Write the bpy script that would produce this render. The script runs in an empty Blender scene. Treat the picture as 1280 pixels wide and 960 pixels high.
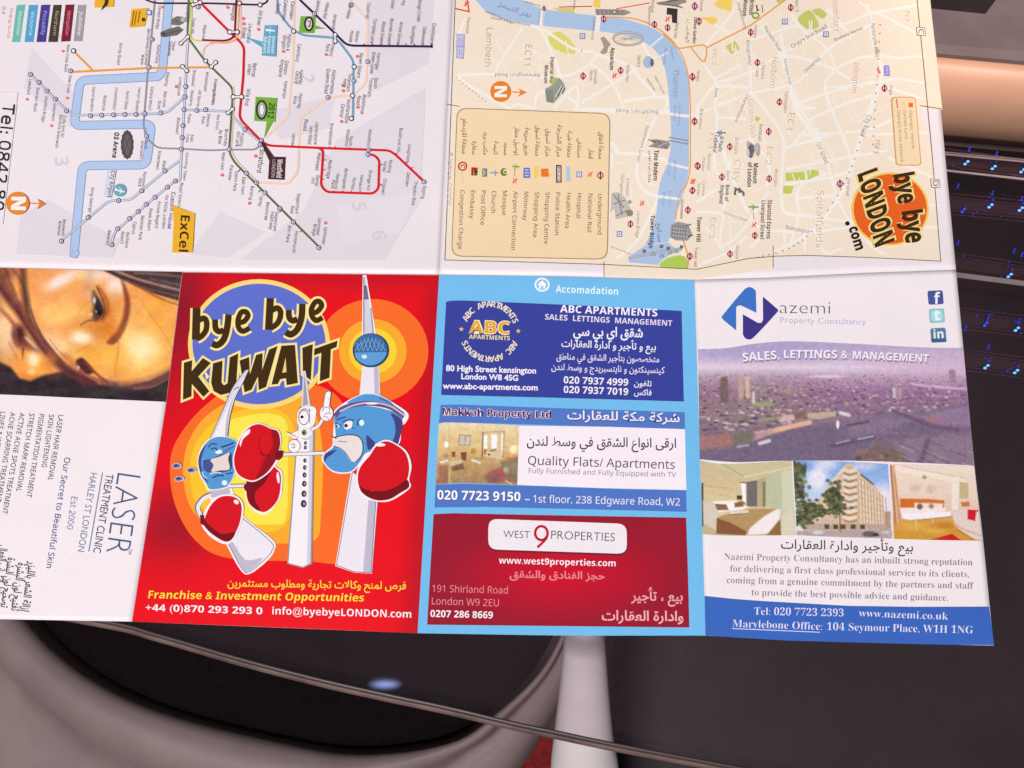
# A folded, printed leaflet lying open on a dark glass table, seen from above in a close-up.
import bpy, math, random
import numpy as np
from mathutils import Vector
from mathutils.geometry import tessellate_polygon

random.seed(5)
RNG = np.random.default_rng(11)
SC = bpy.context.scene
COL = SC.collection

# ------------------------------------------------------------------ camera
F = 1150.0                       # focal length in photograph pixels
TILT = math.radians(15.7)
H = 0.326                        # camera height above the table, metres
cam_d = bpy.data.cameras.new('camera')
cam_d.sensor_width = 36.0
cam_d.lens = 36.0 * F / 1280.0
cam_d.clip_start = 0.01
cam_d.clip_end = 60.0
cam = bpy.data.objects.new('camera', cam_d)
cam.location = (0, 0, H)
cam.rotation_euler = (TILT, 0, 0)
COL.objects.link(cam)
SC.camera = cam

# ------------------------------------------------------------------ world, lamps, exposure
w = bpy.data.worlds.new('World')
SC.world = w
w.use_nodes = True
bg = w.node_tree.nodes['Background']
bg.inputs[0].default_value = (1.0, 0.95, 0.97, 1)
bg.inputs[1].default_value = 0.10
SC.view_settings.view_transform = 'Standard'
SC.view_settings.look = 'None'
SC.view_settings.exposure = 0.0
SC.view_settings.gamma = 1.0

def area_lamp(name, loc, target, size, power, col):
    d = bpy.data.lights.new(name, 'AREA')
    d.shape = 'DISK'; d.size = size; d.energy = power; d.color = col
    o = bpy.data.objects.new(name, d)
    o.location = loc
    o.rotation_euler = (Vector(target) - Vector(loc)).to_track_quat('-Z', 'Y').to_euler()
    COL.objects.link(o)
    return o
area_lamp('ceiling_lamp', (-0.55, -1.15, 2.60), (0, 0.05, 0), 0.6, 95.0, (1.0, 0.975, 0.985))
sd = bpy.data.lights.new('added_counter_spot', 'SPOT'); sd.energy = 39.0; sd.color = (1.0, 0.60, 0.42)  # unseen warm spot, added to brighten the counter
sd.spot_size = math.radians(17); sd.spot_blend = 0.6; sd.shadow_soft_size = 0.03
so = bpy.data.objects.new('added_counter_spot', sd); so.location = (0.62, -0.25, 1.0)
so.rotation_euler = (Vector((0.30, 0.275, -0.05)) - so.location).to_track_quat('-Z', 'Y').to_euler()
COL.objects.link(so)

# ------------------------------------------------------------------ pixel of the photograph -> point on a level
CT, ST = math.cos(TILT), math.sin(TILT)
def unproject(px, py, z):
    px = np.asarray(px, float); py = np.asarray(py, float)
    dx = (px - 640.0) / F; dy = -(py - 480.0) / F
    wy = dy * CT + ST
    wz = dy * ST - CT
    t = (z - H) / wz
    return dx * t, wy * t, z + 0 * t

# relief of the creased sheet: soft valleys and ridges along the folds
YS = np.array([-160.0, 0.0, 338.0, 777.0, 900.0])
FOLDS = np.array([[-20, -55, -98, -195, -222], [290, 270, 228, 165, 147], [574, 566, 549, 522, 514],
                  [853, 858, 868, 882, 886], [1148, 1163, 1196, 1238, 1250]], float)
def sheet_height(px, py):
    px = np.asarray(px, float); py = np.asarray(py, float)
    xs = [np.interp(py, YS, f) for f in FOLDS]
    u = np.zeros_like(px)
    for k in range(4):
        t = (px - xs[k]) / (xs[k + 1] - xs[k])
        lo = -9 if k == 0 else 0
        hi = 9 if k == 3 else 1
        u = u + np.clip(t, lo if k == 0 else 0, hi)
    d = np.abs(((u + 1) % 2) - 1)            # 0 at even creases, 1 at odd ones
    d = np.where(u > 3, 1 - 0.75 * (u - 3) , d)
    d = np.sqrt((d) ** 2 + 0.0016)
    d = 1 - np.sqrt((1 - np.clip(d, 0, 1)) ** 2 + 0.0016)
    yf = np.interp(px, [0, 549, 868, 1000, 1195], [334, 343, 349, 345, 338])
    v = py - yf
    zf = 0.0030 * np.exp(-np.sqrt(v * v + 100) / 52.0)
    curl = 0.0011 * np.clip((py - 560) / 240, 0, 1.3) ** 2 * (0.5 + 0.5 * np.cos(px / 95.0))
    return 0.0010 + 0.0021 * d + zf + curl + 0.0002 * np.sin(px / 61.0 + py / 90.0)

# ------------------------------------------------------------------ materials
def lin(c):
    c = np.asarray(c, float) / 255.0
    return np.where(c <= 0.04045, c / 12.92, ((c + 0.055) / 1.055) ** 2.4)
INK = 1.02
def ink(c):
    return np.clip(lin(c) * INK, 0.004, 0.9)

def mat(name, col, rough=0.5, spec=0.4, noise=0.0, scale=40.0, metal=0.0, bump=0.0, col2=None):
    m = bpy.data.materials.new(name); m.use_nodes = True
    nt = m.node_tree; b = nt.nodes['Principled BSDF']
    b.inputs['Roughness'].default_value = rough
    b.inputs['Specular IOR Level'].default_value = spec
    b.inputs['Metallic'].default_value = metal
    c = tuple(col) + (1,)
    b.inputs['Base Color'].default_value = c
    if noise or col2 or bump:
        tc = nt.nodes.new('ShaderNodeTexCoord')
        n = nt.nodes.new('ShaderNodeTexNoise'); n.inputs['Scale'].default_value = scale
        n.inputs['Detail'].default_value = 6
        nt.links.new(tc.outputs['Object'], n.inputs['Vector'])
        if noise or col2:
            r = nt.nodes.new('ShaderNodeValToRGB')
            r.color_ramp.elements[0].position = 0.3; r.color_ramp.elements[1].position = 0.7
            a = col2 if col2 else tuple(x * (1 - noise) for x in col)
            e = col if col2 else tuple(min(1, x * (1 + noise)) for x in col)
            r.color_ramp.elements[0].color = tuple(a) + (1,)
            r.color_ramp.elements[1].color = tuple(e) + (1,)
            nt.links.new(n.outputs['Fac'], r.inputs['Fac'])
            nt.links.new(r.outputs['Color'], b.inputs['Base Color'])
        if bump:
            bp = nt.nodes.new('ShaderNodeBump'); bp.inputs['Strength'].default_value = bump
            bp.inputs['Distance'].default_value = 0.0004
            nt.links.new(n.outputs['Fac'], bp.inputs['Height'])
            nt.links.new(bp.outputs['Normal'], b.inputs['Normal'])
    return m

def print_material(name, attr, rough, spec):
    """Ink on coated paper: the printed colour, broken up by paper fibre and press grain."""
    m = bpy.data.materials.new(name); m.use_nodes = True
    nt = m.node_tree; b = nt.nodes['Principled BSDF']
    b.inputs['Roughness'].default_value = rough
    b.inputs['Specular IOR Level'].default_value = spec
    tc = nt.nodes.new('ShaderNodeTexCoord')
    n1 = nt.nodes.new('ShaderNodeTexNoise'); n1.inputs['Scale'].default_value = 1900.0; n1.inputs['Detail'].default_value = 2
    n2 = nt.nodes.new('ShaderNodeTexNoise'); n2.inputs['Scale'].default_value = 60.0; n2.inputs['Detail'].default_value = 4
    for n in (n1, n2): nt.links.new(tc.outputs['Object'], n.inputs['Vector'])
    mp = nt.nodes.new('ShaderNodeMapRange'); mp.inputs['From Min'].default_value = 0.25; mp.inputs['From Max'].default_value = 0.75
    mp.inputs['To Min'].default_value = 0.955; mp.inputs['To Max'].default_value = 1.045
    nt.links.new(n1.outputs['Fac'], mp.inputs['Value'])
    mp2 = nt.nodes.new('ShaderNodeMapRange'); mp2.inputs['From Min'].default_value = 0.3; mp2.inputs['From Max'].default_value = 0.7
    mp2.inputs['To Min'].default_value = 0.985; mp2.inputs['To Max'].default_value = 1.015
    nt.links.new(n2.outputs['Fac'], mp2.inputs['Value'])
    mul = nt.nodes.new('ShaderNodeMath'); mul.operation = 'MULTIPLY'
    nt.links.new(mp.outputs['Result'], mul.inputs[0]); nt.links.new(mp2.outputs['Result'], mul.inputs[1])
    mx = nt.nodes.new('ShaderNodeVectorMath'); mx.operation = 'SCALE'
    if attr:
        a = nt.nodes.new('ShaderNodeAttribute'); a.attribute_name = 'ink'
        nt.links.new(a.outputs['Color'], mx.inputs[0])
    else:
        mx.inputs[0].default_value = (0.845, 0.775, 0.80)
    nt.links.new(mul.outputs[0], mx.inputs['Scale'])
    nt.links.new(mx.outputs['Vector'], b.inputs['Base Color'])
    bp = nt.nodes.new('ShaderNodeBump'); bp.inputs['Strength'].default_value = 0.04; bp.inputs['Distance'].default_value = 0.0003
    nt.links.new(n2.outputs['Fac'], bp.inputs['Height'])
    nt.links.new(bp.outputs['Normal'], b.inputs['Normal'])
    return m
M_PAPER = print_material('coated_paper', False, 0.30, 0.20)
M_INK = print_material('printed_ink', True, 0.26, 0.20)

# ------------------------------------------------------------------ object helpers
def empty(name, loc, label, cat, group=None):
    o = bpy.data.objects.new(name, None); o.empty_display_size = 0.02
    o.location = loc; COL.objects.link(o)
    o['label'] = label; o['category'] = cat
    if group: o['group'] = group
    return o

def mesh_obj(name, verts, faces, material, parent=None, smooth=False):
    me = bpy.data.meshes.new(name)
    me.from_pydata([tuple(map(float, v)) for v in verts], [], faces)
    me.materials.append(material)
    if smooth:
        me.polygons.foreach_set('use_smooth', [True] * len(me.polygons))
    me.update()
    o = bpy.data.objects.new(name, me); COL.objects.link(o)
    if parent:
        o.parent = parent
        root = parent
        off = Vector((0, 0, 0))
        while root: off += root.location; root = root.parent
        me.transform(__import__('mathutils').Matrix.Translation(-off))
    return o

# ------------------------------------------------------------------ type: outlines of set text as triangles
FONT = bpy.data.fonts.load('<builtin>')
_cache = {}
def sty(s, style):
    if style == 'g': return s
    base = {'r': (0x1D5A0, 0x1D5BA, 0x1D7E2), 'b': (0x1D5D4, 0x1D5EE, 0x1D7EC), 's': (0x1D400, 0x1D41A, 0x1D7CE)}[style]
    r = ''
    for ch in s:
        if 'A' <= ch <= 'Z': r += chr(base[0] + ord(ch) - 65)
        elif 'a' <= ch <= 'z': r += chr(base[1] + ord(ch) - 97)
        elif '0' <= ch <= '9': r += chr(base[2] + ord(ch) - 48)
        else: r += ch
    return r
def set_type(s, off=0.0, space=1.0):
    k = (s, round(off, 4), space)
    if k in _cache: return _cache[k]
    c = bpy.data.curves.new('type', 'FONT'); c.body = s; c.font = FONT
    c.offset = off; c.resolution_u = 3; c.space_character = space
    o = bpy.data.objects.new('type', c)
    me = o.to_mesh()
    me.calc_loop_triangles()
    V = np.array([v.co[:2] for v in me.vertices], float).reshape(-1, 2)
    T = np.array([t.vertices[:] for t in me.loop_triangles], int).reshape(-1, 3)
    o.to_mesh_clear()
    bpy.data.objects.remove(o); bpy.data.curves.remove(c)
    _cache[k] = (V, T)
    return V, T

# Arabic: letters to their joined shapes, in visual order
_AR = {}
for _l, _cp, _n in [('ء', 0xFE80, 1), ('آ', 0xFE81, 2), ('أ', 0xFE83, 2), ('ؤ', 0xFE85, 2), ('إ', 0xFE87, 2), ('ئ', 0xFE89, 4), ('ا', 0xFE8D, 2),
    ('ب', 0xFE8F, 4), ('ة', 0xFE93, 2), ('ت', 0xFE95, 4), ('ث', 0xFE99, 4), ('ج', 0xFE9D, 4), ('ح', 0xFEA1, 4), ('خ', 0xFEA5, 4),
    ('د', 0xFEA9, 2), ('ذ', 0xFEAB, 2), ('ر', 0xFEAD, 2), ('ز', 0xFEAF, 2), ('س', 0xFEB1, 4), ('ش', 0xFEB5, 4), ('ص', 0xFEB9, 4),
    ('ض', 0xFEBD, 4), ('ط', 0xFEC1, 4), ('ظ', 0xFEC5, 4), ('ع', 0xFEC9, 4), ('غ', 0xFECD, 4), ('ف', 0xFED1, 4), ('ق', 0xFED5, 4),
    ('ك', 0xFED9, 4), ('ل', 0xFEDD, 4), ('م', 0xFEE1, 4), ('ن', 0xFEE5, 4), ('ه', 0xFEE9, 4), ('و', 0xFEED, 2), ('ى', 0xFEEF, 2), ('ي', 0xFEF1, 4)]:
    _AR[_l] = (_cp, _n)
def shape_arabic(s):
    s = s.replace('لا', '\ue000')
    out = []
    def joins_next(ch): return ch in _AR and _AR[ch][1] == 4
    def joins_prev(ch): return ch == '\ue000' or (ch in _AR and _AR[ch][1] >= 2)
    for i, ch in enumerate(s):
        p = i > 0 and joins_next(s[i - 1]) and joins_prev(ch)
        n = i + 1 < len(s) and joins_next(ch) and joins_prev(s[i + 1])
        if ch == '\ue000': out.append(chr(0xFEFB + (1 if p else 0)))
        elif ch in _AR:
            cp, k = _AR[ch]
            out.append(chr(cp + (3 if p and n else 2 if n else 1 if p else 0)) if k == 4 else chr(cp + (1 if p and k == 2 else 0)))
        else: out.append(ch)
    return ''.join(reversed(out))

# ------------------------------------------------------------------ curves
def smooth(pts, n=6, closed=False):
    P = [np.array(p, float) for p in pts]; N = len(P); out = []
    for i in range(N if closed else N - 1):
        if closed: a, b, c, d = P[i - 1], P[i], P[(i + 1) % N], P[(i + 2) % N]
        else: a, b, c, d = P[max(i - 1, 0)], P[i], P[i + 1], P[min(i + 2, N - 1)]
        for k in range(n):
            t = k / n
            out.append(0.5 * (2 * b + (c - a) * t + (2 * a - 5 * b + 4 * c - d) * t * t + (3 * b - a - 3 * c + d) * t ** 3))
    if not closed: out.append(P[-1])
    return [tuple(p) for p in out]
def ellipse(cx, cy, rx, ry, n=32, ang=0.0, a0=0.0, a1=2 * math.pi):
    ca, sa = math.cos(ang), math.sin(ang); r = []
    full = abs(a1 - a0) > 6.28
    for i in range(n if full else n + 1):
        a = a0 + (a1 - a0) * i / n
        x, y = rx * math.cos(a), ry * math.sin(a)
        r.append((cx + x * ca - y * sa, cy + x * sa + y * ca))
    return r
def rounded(pts, r, n=4):
    """Polygon with its corners rounded off."""
    out = []; N = len(pts)
    for i in range(N):
        p0, p, p1 = (np.array(pts[i - 1], float), np.array(pts[i], float), np.array(pts[(i + 1) % N], float))
        d0 = (p0 - p); d1 = (p1 - p)
        k = min(r, 0.48 * np.linalg.norm(d0), 0.48 * np.linalg.norm(d1))
        a = p + d0 / np.linalg.norm(d0) * k; b = p + d1 / np.linalg.norm(d1) * k
        for j in range(n + 1):
            t = j / n
            out.append(tuple((1 - t) ** 2 * a + 2 * t * (1 - t) * p + t * t * b))
    return out

# ------------------------------------------------------------------ a layer of print on the sheet
LZ = 2.0e-5
class Print:
    """Collects flat printed shapes (in photograph pixels) and lays them on the sheet as one mesh."""
    def __init__(self, name, parent, base=0):
        self.name, self.parent, self.base = name, parent, base
        self.V, self.T, self.C, self.L = [], [], [], []
        self.n = 0; self.lay = 0; self.idx = 0
        self.view(0, 0, 1)
    def view(self, ox, oy, s): self.ox, self.oy, self.s = ox, oy, s; return self
    def up(self, k=1): self.lay += k; self.idx = 0; return self
    def tr(self, pts):
        p = np.asarray(pts, float).reshape(-1, 2)
        return np.c_[self.ox + p[:, 0] / self.s, self.oy + p[:, 1] / self.s]
    def add(self, P, T, col, dl=0):
        P = np.asarray(P, float); T = np.asarray(T, int).reshape(-1, 3)
        if len(T) == 0: return
        a, b, c = P[T[:, 0]], P[T[:, 1]], P[T[:, 2]]
        cr = (b[:, 0] - a[:, 0]) * (c[:, 1] - a[:, 1]) - (b[:, 1] - a[:, 1]) * (c[:, 0] - a[:, 0])
        keep = np.abs(cr) > 1e-7
        T = T[keep]; cr = cr[keep]
        T = np.where((cr > 0)[:, None], T[:, ::-1], T)     # pixels run downwards
        C = ink(col)
        if C.ndim == 1: C = np.tile(C, (len(P), 1))
        P, T, C = split_long(P, T, C, 9.0)
        self.V.append(P); self.T.append(T + self.n); self.C.append(C)
        self.idx += 1
        self.L.append(np.full(len(P), (self.base + self.lay + dl) * LZ + (self.idx % 16) * 1.1e-6))
        self.n += len(P)
    def poly(self, pts, col, dl=0):
        P = self.tr(pts)
        tri = tessellate_polygon([[Vector((x, y, 0)) for x, y in P]])
        self.add(P, tri, col, dl)
    def smooth(self, pts, col, n=5, dl=0): self.poly(smooth(pts, n, True), col, dl)
    def line(self, pts, w, col, closed=False, dl=0):
        """Stroke of even width; w in the current view's pixels."""
        P = self.tr(pts); h = w / self.s / 2
        q = [P[0]]
        for p in P[1:]:
            if np.hypot(*(p - q[-1])) > 1e-3: q.append(p)
        if closed and np.hypot(*(q[0] - q[-1])) < 1e-3: q.pop()
        P = np.array(q); N = len(P)
        if N < 2: return
        L, R = [], []
        for i in range(N):
            a = P[i] - P[i - 1] if (i > 0 or closed) else P[1] - P[0]
            b = P[(i + 1) % N] - P[i] if (i < N - 1 or closed) else P[-1] - P[-2]
            a = a / np.hypot(*a); b = b / np.hypot(*b)
            na = np.array([-a[1], a[0]]); nb = np.array([-b[1], b[0]])
            m = na + nb; l = np.hypot(*m)
            m = na if l < 1e-3 else m / l
            k = h / max(0.45, float(m @ na))
            L.append(P[i] + m * k); R.append(P[i] - m * k)
        V = np.array(L + R); T = []
        for i in range(N if closed else N - 1):
            j = (i + 1) % N
            T += [(i, j, N + j), (i, N + j, N + i)]
        self.add(V, T, col, dl)
    def curve(self, pts, w, col, n=5, closed=False, dl=0): self.line(smooth(pts, n, closed), w, col, closed, dl)
    def disc(self, x, y, rx, col, ry=None, n=24, ang=0.0, dl=0): self.poly(ellipse(x, y, rx, ry or rx, n, ang), col, dl)
    def ring(self, x, y, r, w, col, ry=None, n=20, dl=0): self.line(ellipse(x, y, r, ry or r, n), w, col, True, dl)
    def rrect(self, pts, r, col, dl=0): self.poly(rounded(pts, r), col, dl)
    def text(self, s, x0, y0, x1, y1, h, col, style='r', off=0.0, shear=0.0, dl=0, ar=False, space=1.0):
        """Line of type from baseline start to baseline end, capital height h."""
        if ar: s = shape_arabic(s)
        else: s = sty(s, style)
        if style == 's' and off == 0: off = -0.011
        if style == 'r' and not ar: off = 0.0
        V, T = set_type(s, off, space)
        if len(T) == 0: return
        a = self.tr([(x0, y0), (x1, y1)]); e = a[1] - a[0]; L = np.hypot(*e); e = e / L
        up = np.array([e[1], -e[0]])
        mn, mx = V[:, 0].min(), V[:, 0].max()
        sx = L / (mx - mn); syy = h / self.s / 0.70
        X = (V[:, 0] - mn) * sx + V[:, 1] * syy * shear; Y = V[:, 1] * syy
        self.add(a[0] + X[:, None] * e + Y[:, None] * up, T, col, dl)
    def run(self, s, x, y, ang, h, col, style='r', off=0.0, cond=0.92, dl=0):
        """Line of type of natural width; ang in degrees clockwise from level."""
        V, T = set_type(sty(s, style), off)
        if len(T) == 0: return
        k = h / self.s / 0.70
        a = self.tr([(x, y)])[0]; an = math.radians(ang)
        e = np.array([math.cos(an), math.sin(an)]); up = np.array([e[1], -e[0]])
        self.add(a + (V[:, 0] * k * cond)[:, None] * e + (V[:, 1] * k)[:, None] * up, T, col, dl)
    def arc_text(self, s, cx, cy, r, a0, a1, h, col, style='b'):
        """Type set round a circle, degrees counted clockwise from 12 o'clock."""
        N = len(s)
        for i, ch in enumerate(s):
            if ch == ' ': continue
            a = math.radians(a0 + (a1 - a0) * (i + 0.5) / N)
            V, T = set_type(sty(ch, style), 0.0)
            k = h / self.s / 0.70
            c = self.tr([(cx + r * math.sin(a), cy - r * math.cos(a))])[0]
            e = np.array([math.cos(a), math.sin(a)]); up = np.array([e[1], -e[0]])
            mid = (V[:, 0].min() + V[:, 0].max()) / 2
            self.add(c + ((V[:, 0] - mid) * k)[:, None] * e + (V[:, 1] * k)[:, None] * up, T, col)
    def cut(self, name, label=None):
        """Lay down what has been collected so far as its own piece and go on."""
        keep = self.name; self.name = name; self.build(label); self.name = keep
        self.V, self.T, self.C, self.L = [], [], [], []; self.n = 0
    def build(self, label=None):
        V = np.concatenate(self.V); T = np.concatenate(self.T); C = np.concatenate(self.C); L = np.concatenate(self.L)
        z = sheet_height(V[:, 0], V[:, 1]) + 9e-5 + L
        X, Y, Z = unproject(V[:, 0], V[:, 1], z)
        o = mesh_obj(self.name, np.c_[X, Y, Z], [tuple(map(int, t)) for t in T], M_INK, self.parent, smooth=True)
        at = o.data.color_attributes.new('ink', 'FLOAT_COLOR', 'POINT')
        at.data.foreach_set('color', np.c_[C, np.ones(len(C))].ravel())
        if label: o['label'] = label
        return o

def split_long(P, T, C, lim):
    """Cut every edge longer than lim at its middle until none is left."""
    P = list(map(tuple, P)); C = list(map(tuple, C)); mid = {}
    st = [tuple(map(int, t)) for t in T]; out = []
    l2 = lim * lim
    while st:
        a, b, c = st.pop()
        pa, pb, pc = P[a], P[b], P[c]
        ab = (pa[0] - pb[0]) ** 2 + (pa[1] - pb[1]) ** 2
        bc = (pb[0] - pc[0]) ** 2 + (pb[1] - pc[1]) ** 2
        ca = (pc[0] - pa[0]) ** 2 + (pc[1] - pa[1]) ** 2
        m = max(ab, bc, ca)
        if m <= l2: out.append((a, b, c)); continue
        if bc == m: a, b, c = b, c, a
        elif ca == m: a, b, c = c, a, b
        k = (a, b) if a < b else (b, a)
        if k not in mid:
            mid[k] = len(P)
            P.append(((P[a][0] + P[b][0]) / 2, (P[a][1] + P[b][1]) / 2))
            C.append(tuple((x + y) / 2 for x, y in zip(C[a], C[b])))
        d = mid[k]
        st += [(a, d, c), (d, b, c)]
    return np.array(P), np.array(out), np.array(C)

# ------------------------------------------------------------------ a printed photograph: dots of ink on a fine grid
class Picture:
    """A halftone picture inside four (curved) edges; it is painted in enlarged photograph pixels."""
    def __init__(self, top, bottom, ox, oy, s, nx, ny, base):
        self.nx, self.ny = nx, ny
        def along(p, n):
            p = np.array(smooth(p, 6) if len(p) > 2 else p, float)
            d = np.r_[0, np.cumsum(np.hypot(*np.diff(p, axis=0).T))]; t = np.linspace(0, d[-1], n)
            return np.c_[np.interp(t, d, p[:, 0]), np.interp(t, d, p[:, 1])]
        A, B = along(top, nx), along(bottom, nx); t = np.linspace(0, 1, ny)[:, None, None]
        self.P = (A[None] * (1 - t) + B[None] * t).reshape(-1, 2)
        self.X = ((self.P[:, 0] - ox) * s).reshape(ny, nx); self.Y = ((self.P[:, 1] - oy) * s).reshape(ny, nx)
        self.img = np.zeros((ny, nx, 3)); self.img[:] = base
    def _mix(self, a, col):
        col = np.asarray(col, float)
        self.img = self.img * (1 - a[..., None]) + col * a[..., None]
    def blob(self, cx, cy, rx, ry, col, a=1.0, soft=0.5, ang=0.0):
        an = math.radians(ang); dx, dy = self.X - cx, self.Y - cy
        u = (dx * math.cos(an) + dy * math.sin(an)) / rx; v = (-dx * math.sin(an) + dy * math.cos(an)) / ry
        r = np.sqrt(u * u + v * v)
        self._mix(a * np.clip((1 + soft * 0.5 - r) / max(soft, 1e-3), 0, 1) ** 1.3, col)
    def _dseg(self, p, q):
        p, q = np.array(p, float), np.array(q, float); d = q - p; l = d @ d + 1e-9
        t = np.clip(((self.X - p[0]) * d[0] + (self.Y - p[1]) * d[1]) / l, 0, 1)
        return np.hypot(self.X - p[0] - t * d[0], self.Y - p[1] - t * d[1])
    def stroke(self, pts, w, col, a=1.0, soft=None, curved=True):
        if curved and len(pts) > 2: pts = smooth(pts, 4)
        D = np.full_like(self.X, 1e9)
        for p, q in zip(pts[:-1], pts[1:]): D = np.minimum(D, self._dseg(p, q))
        soft = soft if soft is not None else w * 0.5
        self._mix(a * np.clip((w / 2 + soft / 2 - D) / soft, 0, 1), col)
    def poly(self, pts, col, a=1.0, soft=6.0, curved=False):
        if curved: pts = smooth(pts, 4, True)
        inside = np.zeros_like(self.X, bool); D = np.full_like(self.X, 1e9); n = len(pts)
        for i in range(n):
            x0, y0 = pts[i]; x1, y1 = pts[(i + 1) % n]
            if y0 != y1:
                c = ((y0 > self.Y) != (y1 > self.Y)) & (self.X < (x1 - x0) * (self.Y - y0) / (y1 - y0) + x0)
                inside ^= c
            D = np.minimum(D, self._dseg((x0, y0), (x1, y1)))
        sd = np.where(inside, D, -D)
        self._mix(a * np.clip(sd / soft + 0.5, 0, 1), col)
    def vgrad(self, stops):
        ys = [s[0] for s in stops]
        for k in range(3): self.img[..., k] = np.interp(self.Y, ys, [s[1][k] for s in stops])
    def noise(self, cell, amp, chroma=0.3, mask=None):
        gx, gy = int(self.nx / cell) + 3, int(self.ny / cell) + 3
        def f():
            g = RNG.normal(0, 1, (gy, gx))
            u = np.linspace(0, gx - 2.001, self.nx); v = np.linspace(0, gy - 2.001, self.ny)
            i, j = v.astype(int), u.astype(int); fi, fj = (v - i)[:, None], (u - j)[None]
            return (g[i][:, j] * (1 - fi) * (1 - fj) + g[i + 1][:, j] * fi * (1 - fj) + g[i][:, j + 1] * (1 - fi) * fj + g[i + 1][:, j + 1] * fi * fj)
        m = 1.0 if mask is None else mask
        l = f()
        for k in range(3): self.img[..., k] += amp * m * (l + chroma * f())
    def build(self, name, parent, base=2, label=None):
        P = self.P
        X, Y, Z = unproject(P[:, 0], P[:, 1], sheet_height(P[:, 0], P[:, 1]) + 9e-5 + base * LZ)
        nx, ny = self.nx, self.ny
        fc = [(j * nx + i, (j + 1) * nx + i, (j + 1) * nx + i + 1, j * nx + i + 1) for j in range(ny - 1) for i in range(nx - 1)]
        o = mesh_obj(name, np.c_[X, Y, Z], fc, M_INK, parent, smooth=True)
        C = ink(np.clip(self.img.reshape(-1, 3), 6, 255))
        at = o.data.color_attributes.new('ink', 'FLOAT_COLOR', 'POINT')
        at.data.foreach_set('color', np.c_[C, np.ones(len(C))].ravel())
        if label: o['label'] = label
        return o

# ------------------------------------------------------------------ the place: floor, chair, glass table, counter
def loft(name, rings, material, parent=None, close_ends=(False, False), smooth_=True):
    n = len(rings[0]); V = [p for r in rings for p in r]; Fc = []
    for k in range(len(rings) - 1):
        for i in range(n):
            j = (i + 1) % n
            Fc.append((k * n + i, k * n + j, (k + 1) * n + j, (k + 1) * n + i))
    if close_ends[0]: Fc.append(tuple(range(n))[::-1])
    if close_ends[1]: Fc.append(tuple((len(rings) - 1) * n + i for i in range(n)))
    o = mesh_obj(name, V, Fc, material, parent, smooth_)
    b = __import__('bmesh').new(); b.from_mesh(o.data)
    __import__('bmesh').ops.recalc_face_normals(b, faces=b.faces); b.to_mesh(o.data); b.free()
    return o
def at(px, py, z):
    x, y, zz = unproject(px, py, z)
    return np.array([float(x), float(y), float(zz)])

FLOOR_Z = -0.46
M_FLOOR = mat('dark_floor_vinyl', (0.021, 0.010, 0.012), 0.55, 0.3, col2=(0.011, 0.006, 0.008), scale=30.0)
fl = mesh_obj('floor', [(-6, -6, FLOOR_Z), (6, -6, FLOOR_Z), (6, 6, FLOOR_Z), (-6, 6, FLOOR_Z)], [(0, 1, 2, 3)], M_FLOOR)
fl['kind'] = 'structure'

# red rug showing beside the chair
M_RUG = mat('dark_red_rug', (0.16, 0.014, 0.014), 0.9, 0.1, noise=0.25, scale=300, bump=0.6)
rp = [at(x, y, FLOOR_Z + 0.006) for x, y in [(560, 985), (640, 930), (735, 905), (790, 985), (760, 1080), (600, 1100)]]
rug = loft('rug', [[tuple(p - np.array([0, 0, 0.005])) for p in rp], [tuple(p) for p in rp]], M_RUG, close_ends=(True, True), smooth_=False)
rug['label'] = 'dark red rug on the floor beside the white table leg'; rug['category'] = 'rug'

# chair tucked under the glass
M_SHELL = mat('pale_grey_moulded_plastic', (0.205, 0.150, 0.146), 0.55, 0.3, noise=0.14, scale=22, bump=0.25)
M_SEAT = mat('black_seat_cushion', (0.0045, 0.0022, 0.003), 0.9, 0.08, noise=0.3, scale=220, bump=0.4)
inner_px = [(30, 778), (100, 842), (200, 891), (345, 928), (450, 943), (560, 929), (620, 892), (682, 830), (712, 750), (700, 650), (600, 560), (400, 515), (180, 545), (40, 640), (0, 715)]
inner_px = smooth(inner_px, 6, True)
ZR = -0.30
inner = np.array([at(x, y, ZR) for x, y in inner_px]); cen = inner.mean(0)
rim_w = np.interp([q[0] for q in inner_px], [0, 330, 470, 560, 640, 720], [1.0, 1.0, 0.55, 0.25, 0.17, 0.10])
chair = empty('tub_chair', (cen[0], cen[1], FLOOR_Z), 'pale grey moulded tub chair with a black seat tucked under the glass table', 'chair')
def scaled(s, z, thin=0.0):
    r = []
    for p, k in zip(inner, rim_w):
        d = p - cen; L = np.hypot(d[0], d[1])
        q = cen + d * s + d / L * thin * k
        r.append((q[0], q[1], z))
    return r
loft('seat_shell', [scaled(0.60, ZR - 0.075), scaled(0.90, ZR - 0.07), scaled(0.965, ZR - 0.035), scaled(1.0, ZR - 0.002), scaled(1.0, ZR + 0.004, 0.006),
                    scaled(1.0, ZR + 0.004, 0.022), scaled(1.0, ZR - 0.004, 0.034), scaled(1.0, ZR - 0.020, 0.044), scaled(1.0, ZR - 0.040, 0.054), scaled(1.0, ZR - 0.046, 0.066), scaled(1.0, ZR - 0.044, 0.090),
                    scaled(1.0, ZR - 0.046, 0.14), scaled(1.0, ZR - 0.075, 0.20), scaled(0.9, FLOOR_Z + 0.004, 0.20)],
     M_SHELL, chair, close_ends=(True, False))
loft('seat_cushion', [scaled(0.985, ZR - 0.03), scaled(0.96, ZR - 0.012), scaled(0.90, ZR - 0.006), scaled(0.55, ZR - 0.002)], M_SEAT, chair, close_ends=(False, True))

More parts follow.
